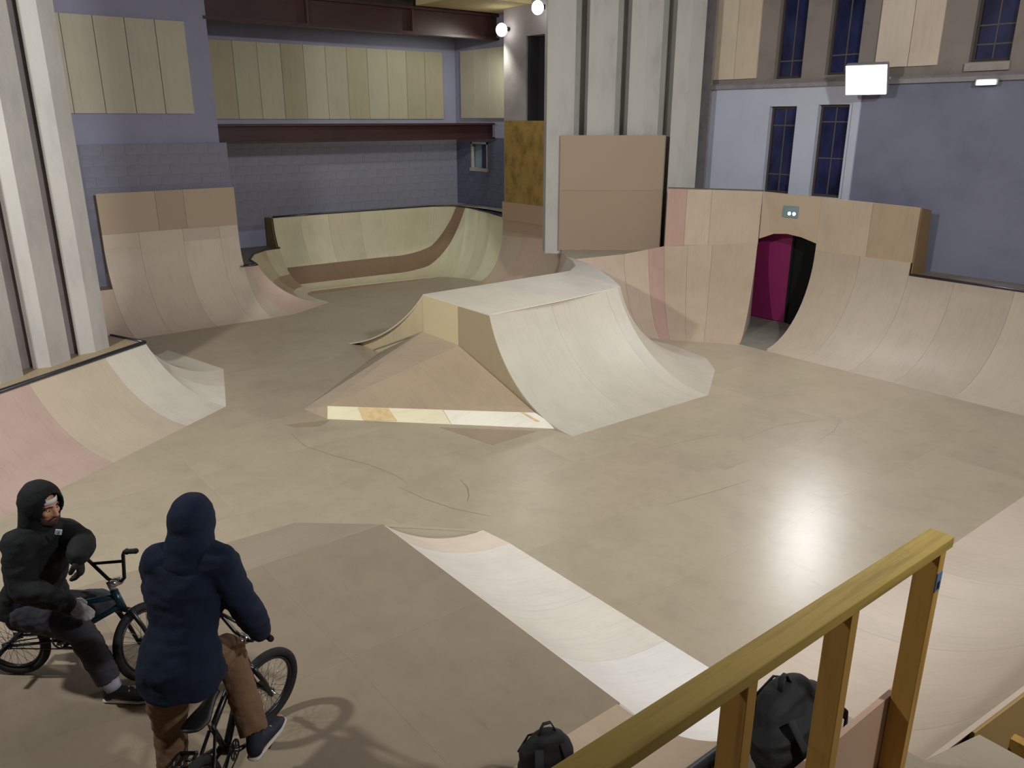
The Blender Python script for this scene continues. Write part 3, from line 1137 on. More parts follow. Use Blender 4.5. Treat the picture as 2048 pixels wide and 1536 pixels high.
# ---- pyramid bank leaning on the funbox
T_P = thing('hip_bank', (5.6, 9.5, 0), 'low faceted pyramid bank leaning against the funbox end wall', 'ramp')
xw = X0 - .012
aL = Vector((xw, PX(845, 663, xw).y, PX(845, 663, xw).z))
aR = Vector((xw, PX(917, 688, xw).y, aL.z - .01))
kL = PZ(655, 812, .13)
kR = PZ(1075, 824, .13)
kR.x = min(kR.x, xw - .02)
bL = PZ(607, 818, 0.0)
facet('bank_sheet', [aL, kL, aR], T_P, (190, 164, 134))
facet('bank_sheet', [aR, kL, kR], T_P, (184, 156, 124))
facet('bank_sheet', [aL, bL, kL], T_P, (192, 168, 140))
cL = PZ(765, 700, 0)
facet('bank_sheet', [aL, cL, bL], T_P, (170, 154, 128))
facet('bank_sheet', [aL, Vector((xw, 12.3, 0.0)), cL], T_P, (172, 156, 130))
f0, f1 = PZ(655, 838), PZ(1120, 858)
kM, fM = kL.lerp(kR, .56), f0.lerp(f1, .54)
facet('riser_sheet', [kL, f0, fM, kM], T_P, (236, 222, 178))
facet('riser_sheet', [kM + Vector((.005, 0, 0)), fM + Vector((.005, 0, 0)), f1, kR], T_P, (238, 230, 208))
facet('bank_sheet', [bL, f0, kL], T_P, (184, 160, 128))
for s0, s1, a0, a1 in ((.15, .31, .02, .98), (.93, .96, .0, .6)):
    q = lambda s, a: kL.lerp(kR, s).lerp(f0.lerp(f1, s), a) + Vector((-.006, -.006, .006))
    m = MB()
    m.v = [tuple(q(s0, a0)), tuple(q(s0 + .01, a1)), tuple(q(s1, a1 * .95)), tuple(q(s1 - .015, a0))]
    m.face([0, 1, 2, 3])
    put('stain', m, 'stain', T_P)
for px in ([(880, 855), (985, 890), (1075, 862)], [(570, 850), (660, 840), (640, 853), (590, 856)]):
    slab('floor_patch', [PZ(*p)[:2] for p in px], 0.003, T_P, (166, 142, 112), .003)  # corner patch paints dark shading on the floor; the triangle is a darker piece

# ---- right-hand quarter with extension, door slot and turn towards the column
XB = 12.0
RR = 1.6
T_R = thing('quarter_pipe', (XB, 6.0, 0), 'long tall plywood quarter pipe along the right wall with an arched door slot', 'ramp')
def rq(y, z=1.4, x=XB):
    z = min(z, RR)
    return ((x, y, 0), (x + math.sqrt(RR * RR - (RR - z) ** 2), y, z))
ys = [2.0, 2.72, 3.7, 4.7, 5.6, 6.35]
for a, b in zip(ys[:-1], ys[1:]):
    quarter(T_R, [rq(a), rq(b)], [0, 1], [jit((194, 172, 150), 4)])
coping(T_R, [(XB + 1.588, 2.0, 1.405), (XB + 1.588, 6.33, 1.405)], .022)
slab('platform', [(XB + 1.588, 2.0), (WX, 2.0), (WX, 6.4), (XB + 1.588, 6.4)], 1.4, T_R, (140, 128, 110))
# from the extension's end to the door
dR0, dR1 = (XB, 7.94, 0), (13.6, 8.13, RR)
quarter(T_R, [rq(6.35, RR), ((XB, 7.2, 0), (13.6, 7.25, RR)), (dR0, dR1)], [0, 1, 2], [(194, 173, 150), (192, 170, 145)])
dL0, dL1 = (11.95, 8.43, 0), (13.52, 9.33, RR)
q1 = ((11.23, 9.44, 0), (12.70, 10.98, 1.42))
q15 = ((11.55, 9.0, 0), (13.1, 10.2, 1.5))
q2 = ((11.0, 9.85, 0), (11.8, 11.25, 1.31))
q3 = ((10.95, 9.95, 0), (10.71, 11.5, ZT))
quarter(T_R, [(dL0, dL1), q15, q1, q2, q3], [0, .9, 1.45, 2.0, 2.4, 3.0, 4.0], [(200, 172, 142), (204, 178, 146), (202, 176, 148), (204, 158, 140), (206, 180, 154), (204, 176, 152)], sub=5)
side_panel(T_R, dL0, dL1, (-.4, .9, 0), color=(206, 186, 160), drop=.0)
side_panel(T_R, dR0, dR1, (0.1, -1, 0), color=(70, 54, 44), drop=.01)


def ext_sheet(a, b, z0a, z0b, z1a, z1b, color, th=.024, name='ply_sheet'):
    a, b = Vector((a[0], a[1], 0)), Vector((b[0], b[1], 0))
    dv = (b - a).normalized()
    nn = Vector((dv.y, -dv.x, 0)) * th
    if nn.x < 0:
        nn = -nn
    g = dv * .002
    a, b = a + g, b - g
    Z = lambda z: Vector((0, 0, z))
    m = MB().prism([a + Z(z0a), b + Z(z0b), b + Z(z1b), a + Z(z1a)], nn)
    # planar uv on the front
    o = put(name, m, 'ply', T_R, color)
    bm = bmesh.new(); bm.from_mesh(o.data); bmesh.ops.recalc_face_normals(bm, faces=bm.faces)
    l = bm.loops.layers.uv.new('UVMap')
    for f in bm.faces:
        for lp in f.loops:
            co = lp.vert.co + T_R.location
            lp[l].uv = ((co - a).dot(dv), co.z)
    bm.to_mesh(o.data); bm.free()
    return o


ext_sheet((13.6, 6.33), (13.6, 7.15), RR, RR, 2.51, 2.53, (190, 160, 126))
ext_sheet((13.6, 7.15), (13.6, 8.13), RR, RR, 2.53, 2.55, (204, 178, 150))
# lintel over the door: arched underside
arch = [(8.13, 1.72), (8.45, 1.80), (8.75, 1.83), (9.05, 1.80), (9.33, 1.68)]
m = MB()
pl = [Vector((13.6 if y < 9.2 else 13.55, y, z)) for y, z in arch] + [Vector((13.55, 9.33, 2.58)), Vector((13.6, 8.13, 2.55))]
m.prism(pl, (.024, 0, 0))
o = put('ply_sheet', m, 'ply', T_R, (206, 178, 146))
ext_sheet((13.53, 9.33), (13.1, 10.19), RR - .03, 1.5, 2.58, 2.58, (206, 182, 152))
ext_sheet((13.1, 10.19), (12.88, 10.63), 1.5, 1.46, 2.58, 2.57, (212, 188, 160))
ext_sheet((12.88, 10.63), (12.70, 10.98), 1.46, 1.42, 2.57, 2.57, (206, 160, 142))
put('end_panel', MB().prism([(13.6, 6.325, 1.40), (13.62, 6.325, 2.51), (13.95, 6.325, 2.45), (14.05, 6.325, 1.40)], (0, -.02, 0)), 'ply', T_R, (150, 112, 62))
put('top_cap', MB().prism([(13.53, 9.33, 2.585), (12.70, 10.98, 2.575), (12.76, 11.02, 2.575), (13.6, 9.36, 2.585)], (0, 0, .02)), 'ply', T_R, (110, 96, 78))
# door behind the slot
dd = struct(put('door_1', MB().box((14.02, 8.86, 0.02), (14.06, 9.85, 2.05)), 'magenta_paint'), 'magenta door seen through the arched slot in the right ramp', 'door')
struct(put('door_2', MB().box((14.06, 7.9, 0.0), (14.1, 8.86, 2.1)), 'void_black'), 'black panel standing in for the dark open doorway beside the magenta door', 'door')  # flat black panel painted for the darkness of the opening
put('threshold', MB().box((12.0, 7.9, -.018), (14.02, 9.9, .004)), 'threshold_floor', floor)
put('door_frame', MB().box((14.0, 8.84, .02), (14.05, 8.88, 2.05)), 'void_black', dd)

# ---- pink quarter left of the column and connecting platform
T_K = thing('quarter_pipe', (12.0, 14.6, 0), 'pinkish plywood quarter pipe curving around the column behind the funbox', 'ramp')
kb = [(11.83, 16.24, 0), (11.55, 15.2, 0), (11.25, 14.4, 0), (10.7, 13.7, 0), (10.2, 13.2, 0), (9.9, 13.0, 0)]
kt = [(12.92, 16.70, 1.15), (12.92, 15.0, 1.18), (12.45, 14.0, 1.25), (11.7, 13.05, 1.28), (11.1, 12.35, ZT), (10.78, 11.84, ZT)]
quarter(T_K, list(zip(kb, kt)), [0, .5, 1, 2, 3, 4, 5], [(204, 176, 150), (206, 168, 148), (200, 172, 150), (206, 178, 156), (202, 164, 146), (206, 180, 158)], sub=5)
put('ply_sheet', MB().box((12.90, 14.4, 1.15), (12.93, 16.66, 1.42)), 'ply', T_K, (190, 156, 122))
put('ply_sheet', MB().box((12.895, 14.4, 1.423), (12.93, 16.68, 1.88)), 'ply', T_K, (196, 160, 126))
tag(put('osb_sheet', MB().box((12.90, 14.95, 1.882), (12.93, 16.58, 3.86)), 'osb'), 'yellowish chipboard sheet fixed upright left of the fluted column', 'board')
slab('platform', [(10.71, 11.5), (10.78, 11.84), (11.1, 12.35), (11.7, 13.05), (12.45, 14.0), (12.92, 15.0), (13.3, 15.0), (13.3, 11.2), (12.70, 10.98), (11.8, 11.25)], ZT, T_K, (186, 176, 156))

# ---- brown board faced across the column's corner
pA = PZ(1117, 500, ZT)
pB = PZ(1326, 500, ZT)
pB = Vector((12.86, pA.y + (pB.y - pA.y) * (12.86 - pA.x) / (pB.x - pA.x), ZT))
dv = (pB - pA)
dvn = dv.normalized()
bn = Vector((dvn.y, -dvn.x, 0))
if bn.dot(Vector(FW)) > 0:
    bn = -bn
T_M = thing('board_screen', (pA.x, pA.y, ZT), 'large plain brown board screen fixed across the fluted column', 'board')
hm = 2.30
for s0, s1, z0, z1, c in ((0, 1, 1.22, hm, (176, 148, 120)), (0, 1, 0, 1.217, (172, 143, 114))):
    a, b = pA + dv * s0, pA + dv * s1
    m = MB().prism([a + Vector((0, 0, z0)), b + Vector((0, 0, z0)), b + Vector((0, 0, z1)), a + Vector((0, 0, z1))], -bn * .02)
    put('board', m, 'ply', T_M, c)
m = MB().prism([pB, pB - bn * .35, pB - bn * .35 + Vector((0, 0, hm)), pB + Vector((0, 0, hm))], dvn * .02)
put('side_board', m, 'ply', T_M, (130, 108, 84))

# ---- raised deck with the white side quarter (where the riders stand)
HD = 0.40
xe = 3.12
T_D = thing('raised_deck', (1.5, 4.5, 0), 'low raised board deck under the two riders', 'ramp')
yf = 5.83
for i, (xa_, xb_) in enumerate(((-1.6, -.42), (-.42, .78), (.78, 1.98), (1.98, xe))):
    for j, (ya_, yb_) in enumerate(((2.84, 4.3), (4.3, yf))):
        slab('deck_sheet', [(xa_ + .0004, ya_ + .0004), (xb_ - .0004, ya_ + .0004), (xb_ - .0004, yb_ - .0004), (xa_ + .0004, yb_ - .0004)], HD, T_D, jit((154, 134, 110), 1.2), mat='floor_board')
tip = Vector((xe, yf, HD))
fa = Vector((4.2, 5.77, 0))
fb = PZ(590, 1045)
fbb = Vector((-1.6, fb.y + .1, 0))
facet('bank_sheet', [tip, fa, fb], T_D, (184, 168, 142))
pp = [profile(fa, tip, j / 11) for j in range(12)]
m = MB()
for p in pp:
    q = fa.lerp(tip, (p.x - fa.x) / (tip.x - fa.x))
    m.v += [tuple(p - Vector((0, 0, .015))), tuple(q)]
for j in range(11):
    m.face([2 * j, 2 * j + 1, 2 * j + 3, 2 * j + 2])
put('cheek', m, 'ply', T_D, (190, 176, 152))
facet('bank_sheet', [tip, fb, Vector((1.0, fb.y + .05, 0)), Vector((1.0, yf, HD))], T_D, (168, 148, 124))
facet('bank_sheet', [Vector((1.0, yf, HD)), Vector((1.0, fb.y + .05, 0)), fbb, Vector((-1.6, yf, HD))], T_D, (170, 148, 124))
T_S = thing('side_ramp', (3.7, 4.2, 0), 'narrow whitish curved ramp strip along the edge of the raised deck', 'ramp')
wsec = [((4.2, 5.77, 0), (xe, yf - .01, HD)), ((4.25, 5.40, 0), (xe, 5.42, HD)), ((4.26, 4.25, 0), (xe, 4.25, HD)), ((4.27, 3.3, 0), (xe, 3.3, HD)), ((4.29, 1.85, 0), (xe, 1.85, HD))]
quarter(T_S, wsec, [0, 1.0, 2.0, 2.85, 4.0], [(228, 206, 184), (228, 217, 204), (226, 215, 198), (230, 223, 216)], nj=12, sub=5)

# ---- near platform: small quarter on the deck, big quarter on the floor
ZP = 1.28
T_N = thing('quarter_pipe', (1.5, 2.8, HD), 'small plywood quarter pipe rising from the deck below the railing', 'ramp')
for a, b in ((-1.6, -.4), (-.4, .8), (.8, 2.0), (2.0, 3.1)):
    quarter(T_N, [((a, 2.84, HD + .002), (a, 1.63, ZP)), ((b, 2.84, HD + .002), (b, 1.63, ZP))], [0, 1], [jit((190, 160, 130), 4)])
coping(T_N, [(-1.6, 1.63, ZP + .01), (2.62, 1.63, ZP + .01)], .03)
slab('platform', [(-1.6, -2.9), (3.45, -2.9), (3.45, .98), (3.1, 1.06), (3.1, 1.63), (-1.6, 1.63)], ZP, T_N, (176, 156, 130))
side_panel(T_N, (3.1, 2.84, HD), (3.1, 1.63, ZP), (-1, 0, 0), zb=0.0, color=(180, 150, 120), drop=.01)
T_Q = thing('quarter_pipe', (6.0, 2.72, 0), 'wide plywood quarter pipe to the right of the railing at the near edge', 'ramp')
nsec = [((3.1, 2.95, 0), (3.1, 1.06, ZP)), ((4.3, 2.76, 0), (4.3, .96, ZP)), ((5.6, 2.72, 0), (5.6, .94, ZP)), ((7.0, 2.72, 0), (7.0, .93, ZP)), ((9.0, 2.72, 0), (9.0, .93, ZP)), ((11.0, 2.72, 0), (11.0, .93, ZP)), ((12.0, 2.72, 0), (12.0, .93, ZP))]
quarter(T_Q, nsec, [0, 1, 2, 3, 4, 5, 6], [(208, 182, 158), (210, 184, 160), (208, 184, 162), (206, 182, 160)])
quarter(T_Q, [((12.0, 2.72, 0), (12.0, .93, ZP)), ((12.0, 2.72, 0), (13.2, 1.3, ZP)), ((12.0, 2.72, 0), (13.58, 2.0, 1.4))], [0, 1, 2], [(206, 182, 158)])
for a_, b_ in (((3.46, 1.02), (4.3, .945)), ((4.3, .945), (5.6, .925)), ((5.6, .925), (9.0, .915))):
    put('back_panel', MB().prism([(*a_, 0), (*b_, 0), (*b_, ZP - .012), (*a_, ZP - .012)], (0, -.02, 0)), 'ply', T_Q, (186, 146, 78))
for k in range(5):
    put('back_stud', MB().box((3.6 + k * .9, .80, 0), (3.65 + k * .9, .90, ZP - .05)), 'timber', T_Q, (180, 140, 70))

# ================================================================== RAILING
T_F = thing('railing', (2.0, 1.1, ZP), 'yellow timber railing on the near platform in the foreground', 'railing')
put('top_rail', MB().box((-.9, 1.068, 2.355), (2.985, 1.162, 2.40)), 'timber', T_F, (184, 156, 82), bevel=.004)
for x in (2.92, 2.30, 1.74, 1.15, .55, -.1, -.7):
    put('post', MB().box((x - .024, 1.072, ZP), (x + .024, 1.16, 2.355)), 'timber_upright', T_F, jit((196, 152, 78), 4), bevel=.003)
put('kick_panel', MB().box((2.05, 1.162, ZP), (2.975, 1.185, 1.655)), 'ply', T_F, (206, 160, 128))
put('kick_panel', MB().box((-.9, 1.162, ZP), (1.0, 1.185, 1.655)), 'ply', T_F, (206, 160, 128))
st = MB().box((2.898, 1.069, 2.19), (2.936, 1.0715, 2.27))
so = put('sticker', st, 'sticker_blue', T_F, label='small blue and white sticker')
put('sticker_mark', MB().box((2.906, 1.068, 2.20), (2.926, 1.069, 2.232)), 'sticker_dark', so)

# ================================================================== LAMPS AND FITTINGS
def floodlight(loc, target, label, w=.34, h=.26):  # lamp face made larger than a real fixture to take in its glare
    loc = Vector(loc)
    t = thing('floodlight', loc, label, 'floodlight')
    d = (Vector(target) - loc).normalized()
    u = d.cross(Vector((0, 0, 1))).normalized()
    v = u.cross(d)
    c = loc - d * .02
    m = MB().obox(c - d * .07, u * w, v * h, d * .06)
    put('housing', m, 'lamp_case', t, bevel=.02)
    put('lens', MB().obox(c - d * .004, u * (w - .015), v * (h - .015), d * .006), 'flood_lens', t)
    put('bracket', MB().tube([c + u * (w + .02) - d * .07, c + u * (w + .02) - d * .22 - v * .05, c - u * (w + .02) - d * .22 - v * .05, c - u * (w + .02) - d * .07], .016, 8), 'lamp_case', t)
    e0 = c - d * .22 - v * .05
    e1 = Vector((WX, e0.y, e0.z)) if loc.x > 10 else (Vector((-4.0, e0.y, e0.z)) if loc.x < 0 else Vector((e0.x, -3.0, e0.z)))
    put('arm', MB().tube([e0, e1], .02, 8), 'lamp_case', t)
    return t


FLBL = ['glaring white floodlight on the right wall', 'unseen floodlight added on the right wall near the camera', 'unseen floodlight high on the left hall wall', 'unseen floodlight high on the wall behind the camera']
for (p, tg, e, c, s), lb_ in zip(FLOOD, FLBL):
    d_ = (Vector(tg) - Vector(p)).normalized()
    floodlight(Vector(p) - d_ * .03, tg, lb_)
for (p, tg, e), lb_ in zip(BULB, ('bright round lamp highest on the concrete pier', 'bright round lamp at the pier edge beside the soffit')):
    t = thing('bulb_lamp', p, lb_, 'lamp')
    q = Vector(p)
    put('bulb', MB().ellipsoid(q, (.135, 0, 0), (0, .135, 0), (0, 0, .15), 18, 12), 'bulb_lens', t, smooth=True)
    put('holder', MB().tube([q + Vector((.1, 0, .02)), q + Vector((.2, 0, .03)), q + Vector((.33, 0, .03))], [.06, .05, .04], 10), 'lamp_black', t)
e = thing('emergency_lamp', (WX - .05, 5.85, 4.42), 'small lit rectangular emergency fitting under the sill ledge', 'lamp')
put('case', MB().box((WX - .12, 5.68, 4.40), (WX - .07, 6.02, 4.5)), 'lamp_case', e, bevel=.008)
put('lens', MB().box((WX - .14, 5.71, 4.405), (WX - .12, 5.99, 4.475)), 'emergency_lens', e, bevel=.006)
e = thing('emergency_spotlight', (13.58, 8.72, 2.1), 'small grey emergency unit with two lit spots above the arched slot', 'lamp')
put('case', MB().box((13.55, 8.55, 2.14), (13.6, 8.87, 2.35)), 'sign_case', e, bevel=.012)
for y in (8.60, 8.70):
    k = put('spot', MB().tube([(13.55, y, 2.22), (13.52, y, 2.22)], .035, 14), 'sign_case', e)
    put('lens', MB().tube([(13.522, y, 2.22), (13.512, y, 2.22)], .032, 14), 'spot_lens', k)


# ================================================================== SOFT BODIES: union, smooth, wrinkle
def fuse(name, mb, mat, parent=None, voxel=.012, smooth=2, wrinkle=0.0, wscale=9.0, label=None, seedv=0.0, cut=None):
    """one continuous surface from overlapping closed volumes"""
    me = mb.mesh(name)
    bm = bmesh.new(); bm.from_mesh(me); bmesh.ops.recalc_face_normals(bm, faces=bm.faces); bm.to_mesh(me); bm.free()
    tmp = bpy.data.objects.new('tmp', me)
    COL.objects.link(tmp)
    r = tmp.modifiers.new('r', 'REMESH')
    r.mode = 'VOXEL'
    r.voxel_size = voxel
    if smooth:
        sm = tmp.modifiers.new('s', 'SMOOTH')
        sm.iterations = smooth
        sm.factor = .5
    dg = bpy.context.evaluated_depsgraph_get()
    dg.update()
    out = bpy.data.meshes.new_from_object(tmp.evaluated_get(dg))
    bpy.data.objects.remove(tmp, do_unlink=True)
    out.name = name
    bm = bmesh.new(); bm.from_mesh(out)
    if cut:
        bmesh.ops.delete(bm, geom=[v for v in bm.verts if cut(v.co)], context='VERTS')
    if wrinkle:
        bm.normal_update()
        for v in bm.verts:
            p = v.co * wscale + Vector((seedv, seedv * 1.7, 0))
            k = noise.noise(p) + .6 * noise.noise(Vector((p.x * 1.9, p.y * 1.9, p.z * 3.4)))
            v.co += v.normal * (k * wrinkle)
    bm.to_mesh(out); bm.free()
    out.polygons.foreach_set('use_smooth', [True] * len(out.polygons))
    out.materials.clear()
    out.materials.append(MATS[mat])
    o = bpy.data.objects.new(name, out)
    COL.objects.link(o)
    if parent is not None:
        off = worldloc(parent)
        out.transform(Matrix.Translation(-off))
        o.parent = parent
    if label:
        o['label'] = label
    return o


# ================================================================== BMX BIKES
def bmx(loc, heading, steer, label, lean=0.0, wb=.90, crank_a=0.0, frame_mat='black_metal'):
    root = thing('bmx_bike', loc, label, 'bicycle', None)
    root.rotation_euler = (lean, 0, heading)
    rw = .252
    RA, FA = Vector((0, 0, rw)), Vector((wb, 0, rw))
    bbk = Vector((.355, 0, .29))
    st_t = Vector((.275, 0, .52))
    hb_, ht_ = Vector((wb - .125, 0, .525)), Vector((wb - .157, 0, .635))
    axis = (ht_ - hb_).normalized()
    Q = Quaternion(axis, steer)

    def S(p):
        return Q @ (Vector(p) - hb_) + hb_

    def add(name, m, mat, parent=root, smooth=True, label=None):
        return put(name, m, mat, parent, smooth=smooth, local=True, label=label)

    # frame
    m = MB()
    m.tube([st_t, bbk], .016, 10)
    m.tube([st_t + Vector((.005, 0, -.02)), ht_ - axis * .03], .018, 10)
    m.tube([bbk, hb_ + axis * .02], .021, 10)
    m.tube([hb_ - axis * .015, ht_ + axis * .015], .025, 12)
    for s in (-1, 1):
        m.tube([st_t + Vector((0, s * .016, -.03)), Vector((.10, s * .052, .36)), RA + Vector((0, s * .058, 0))], .0095, 8)
        m.tube([bbk + Vector((0, s * .022, 0)), Vector((.2, s * .05, .275)), RA + Vector((0, s * .058, 0))], .0095, 8)
        m.obox(RA + Vector((.0, s * .06, 0)), (.03, 0, 0), (0, .004, 0), (0, 0, .02))
    m.tube([bbk + Vector((0, -.04, 0)), bbk + Vector((0, .04, 0))], .026, 12)
    add('frame', m, frame_mat)
    # seat
    sp = add('seat_post', MB().tube([st_t - Vector((0, 0, .02)), st_t + Vector((-.025, 0, .07))], .0135, 10), 'chrome')
    sc_ = st_t + Vector((-.04, 0, .09))
    m = MB()
    tl = .35
    m.tube([sc_ + tl_v for tl_v in (Vector((-.13, 0, .045)), Vector((-.06, 0, .03)), Vector((.03, 0, .028)), Vector((.11, 0, .03)), Vector((.16, 0, .022)))], [(.06, .016), (.066, .024), (.042, .024), (.026, .022), (.02, .016)], 14, side=(0, 1, 0), round_caps=True)
    se = add('seat', m, 'seat_vinyl')
    m = MB()
    for s in (-1, 1):
        m.tube([sc_ + Vector((-.10, s * .022, .03)), sc_ + Vector((-.04, s * .02, -.005)), sc_ + Vector((.04, s * .02, -.005)), sc_ + Vector((.11, s * .008, .02))], .0035, 6)
    add('seat_rail', m, 'black_metal', se)

    def wheel(name, c, turn):
        F = (lambda p: S(p)) if turn else (lambda p: Vector(p))
        def ring(R, r, seg=8, N=44, flat=None):
            pts = [F(c + Vector((math.cos(2 * math.pi * k / N) * R, 0, math.sin(2 * math.pi * k / N) * R))) for k in range(N)]
            side = F(c + Vector((0, 1, 0))) - F(c)
            return MB().tube(pts, [(flat or r, r)] * N, seg, side=side, closed=True)
        w = add(name, ring(rw - .026, .026, 10), 'rubber', label='black knobbly tyre')
        add('rim', ring(rw - .058, .010, 8, flat=.015), 'rim_black', w)
        add('hub', MB().tube([F(c + Vector((0, -.052, 0))), F(c + Vector((0, -.03, 0))), F(c + Vector((0, .03, 0))), F(c + Vector((0, .052, 0)))], [.026, .018, .018, .026], 12), 'black_metal', w)
        m = MB()
        for k in range(36):
            a = 2 * math.pi * k / 36
            b = a + (.42 if k % 4 < 2 else -.42)
            s = .035 if k % 2 else -.035
            m.tube([F(c + Vector((math.cos(b) * .022, s, math.sin(b) * .022))), F(c + Vector((math.cos(a) * (rw - .06), s * .1, math.sin(a) * (rw - .06))))], .0013, 4)
        so_ = add('spokes', m, 'spoke_steel', w)
        so_['kind'] = 'stuff'
        add('axle', MB().tube([F(c + Vector((0, -.085, 0))), F(c + Vector((0, .085, 0)))], .008, 8), 'chrome', w)
        return w
    wheel('rear_wheel', RA, False)
    wheel('front_wheel', FA, True)
    # fork
    m = MB()
    m.tube([S(hb_ - axis * .01 + Vector((0, -.06, -.012))), S(hb_ - axis * .012), S(hb_ - axis * .01 + Vector((0, .06, -.012)))], .018, 10)
    for s in (-1, 1):
        m.tube([S(hb_ + Vector((.004, s * .058, -.015))), S(hb_.lerp(FA, .6) + Vector((0, s * .06, 0))), S(FA + Vector((-.005, s * .06, -.02)))], [.017, .014, .011], 10)
    add('fork', m, 'black_metal')
    # stem and bars
    stc = ht_ + axis * .055
    m = MB().tube([S(ht_ + axis * .015), S(ht_ + axis * .08)], .021, 12)
    clamp = stc + Vector((.05, 0, .01))
    m.obox(S(stc + Vector((.025, 0, .005))), (S(stc + Vector((.035, 0, 0))) - S(stc)), (S(stc + Vector((0, .024, 0))) - S(stc)), (S(stc + axis * .02) - S(stc)))
    m.tube([S(clamp + Vector((0, -.028, 0))), S(clamp + Vector((0, .028, 0)))], .024, 12)
    add('stem', m, 'chrome', label='bright silver stem')
    back = Vector((-.035, 0, 0))
    rise = axis * .21
    L = [clamp + Vector((0, .04, 0)), clamp + Vector((0, .075, .0)) + rise * .10, clamp + Vector((-.005, .17, 0)) + rise * .90, clamp + Vector((-.01, .20, 0)) + rise, clamp + back + Vector((0, .33, 0)) + rise * 1.02]
    mir = lambda p: Vector((p.x, -p.y, p.z))
    pts = [mir(p) for p in L[::-1]] + L
    m = MB().tube([S(p) for p in pts], .0115, 10)
    m.tube([S(L[1].lerp(L[2], .72)), S(mir(L[1].lerp(L[2], .72)))], .010, 10)
    hbars = add('handlebar', m, 'black_metal')
    grips = {}
    for s, f in (('L', lambda p: p), ('R', mir)):
        a, b = S(f(L[3].lerp(L[4], .22))), S(f(L[4]))
        mg = MB().tube([a, a.lerp(b, .03), a.lerp(b, .97), b, b + (b - a).normalized() * .012], [.020, .016, .0165, .018, .014], 12)
        add('grip', mg, 'grip_rubber', hbars)
        grips[s] = (a, b)
    # drive
    cr = add('crank', MB().tube([bbk + Vector((0, -.075, 0)), bbk + Vector((0, .075, 0))], .011, 10), 'black_metal')
    pedals = {}
    for s, sg in (('R', -1), ('L', 1)):
        a = crank_a + (math.pi if s == 'L' else 0)
        e = bbk + Vector((math.cos(a) * .172, sg * .078, math.sin(a) * .172))
        add('crank_arm', MB().tube([bbk + Vector((0, sg * .07, 0)), e], [.014, .011], 8), 'black_metal', cr)
        pc = e + Vector((0, sg * .065, 0))
        m = MB()
        for q in ((.05, 0, 1), (-.05, 0, 1)):
            m.obox(pc + Vector((q[0], 0, 0)), (.006, 0, 0), (0, .048, 0), (0, 0, .009))
        for q in (-.045, 0, .045):
            m.obox(pc + Vector((0, q, 0)), (.05, 0, 0), (0, .006, 0), (0, 0, .008))
        m.tube([e, pc], .008, 8)
        add('pedal', m, 'black_metal')
        pedals[s] = pc
    N = 26
    sy = -.05
    spk = MB().tube([bbk + Vector((math.cos(2 * math.pi * k / N) * .05, sy, math.sin(2 * math.pi * k / N) * .05)) for k in range(N)], [(.003, .007)] * N, 6, side=(0, 1, 0), closed=True)
    for k in range(4):
        a = k * math.pi / 4
        spk.tube([bbk + Vector((math.cos(a) * .05, sy, math.sin(a) * .05)), bbk + Vector((-math.cos(a) * .05, sy, -math.sin(a) * .05))], .004, 6)
    add('sprocket', spk, 'black_metal')
    ch = [bbk + Vector((math.cos(a) * .054, sy, math.sin(a) * .054)) for a in [math.radians(q) for q in range(90, -91, -30)]] + [RA + Vector((math.cos(a) * .022, sy, math.sin(a) * .022)) for a in [math.radians(q) for q in range(-90, -271, -45)]]
    add('chain', MB().tube(ch, [(.004, .004)] * len(ch), 6, side=(0, 1, 0), closed=True), 'black_metal')
    for s in (-1, 1):
        add('peg', MB().tube([RA + Vector((0, s * .07, 0)), RA + Vector((0, s * .17, 0))], .017, 12), 'black_metal')
    MW = Matrix.Translation(Vector(loc)) @ root.rotation_euler.to_matrix().to_4x4()
    W = lambda p: MW @ Vector(p)
    return dict(root=root, grips={k: (W(a), W(b)) for k, (a, b) in grips.items()}, pedals={k: W(p) for k, p in pedals.items()}, seat=W(sc_ + Vector((-.04, 0, .055))), bb=W(bbk))


rA, fA = PZ(40, 1346, HD), PZ(298, 1352, HD)
hA = math.atan2(fA.y - rA.y, fA.x - rA.x)
BK1 = bmx((rA.x, rA.y, HD), hA, math.radians(72), 'black bmx bike with silver stem under the rider in black jacket', crank_a=math.radians(20), frame_mat='teal_metal')
hB = math.radians(49)
fB = PZ(531, 1374, HD + .255)
rB = Vector((fB.x, fB.y, HD)) - Vector((math.cos(hB), math.sin(hB), 0)) * .90
BK2 = bmx((rB.x, rB.y, HD), hB, math.radians(-30), 'black bmx bike straddled by the rider in navy hoodie', crank_a=math.radians(-28), lean=math.radians(-5))


# ================================================================== PEOPLE
def basis(fwd, up=(0, 0, 1)):
    f = Vector(fwd).normalized()
    u = Vector(up)
    u = (u - f * u.dot(f)).normalized()
    return f, f.cross(u).normalized(), u      # forward, right, up


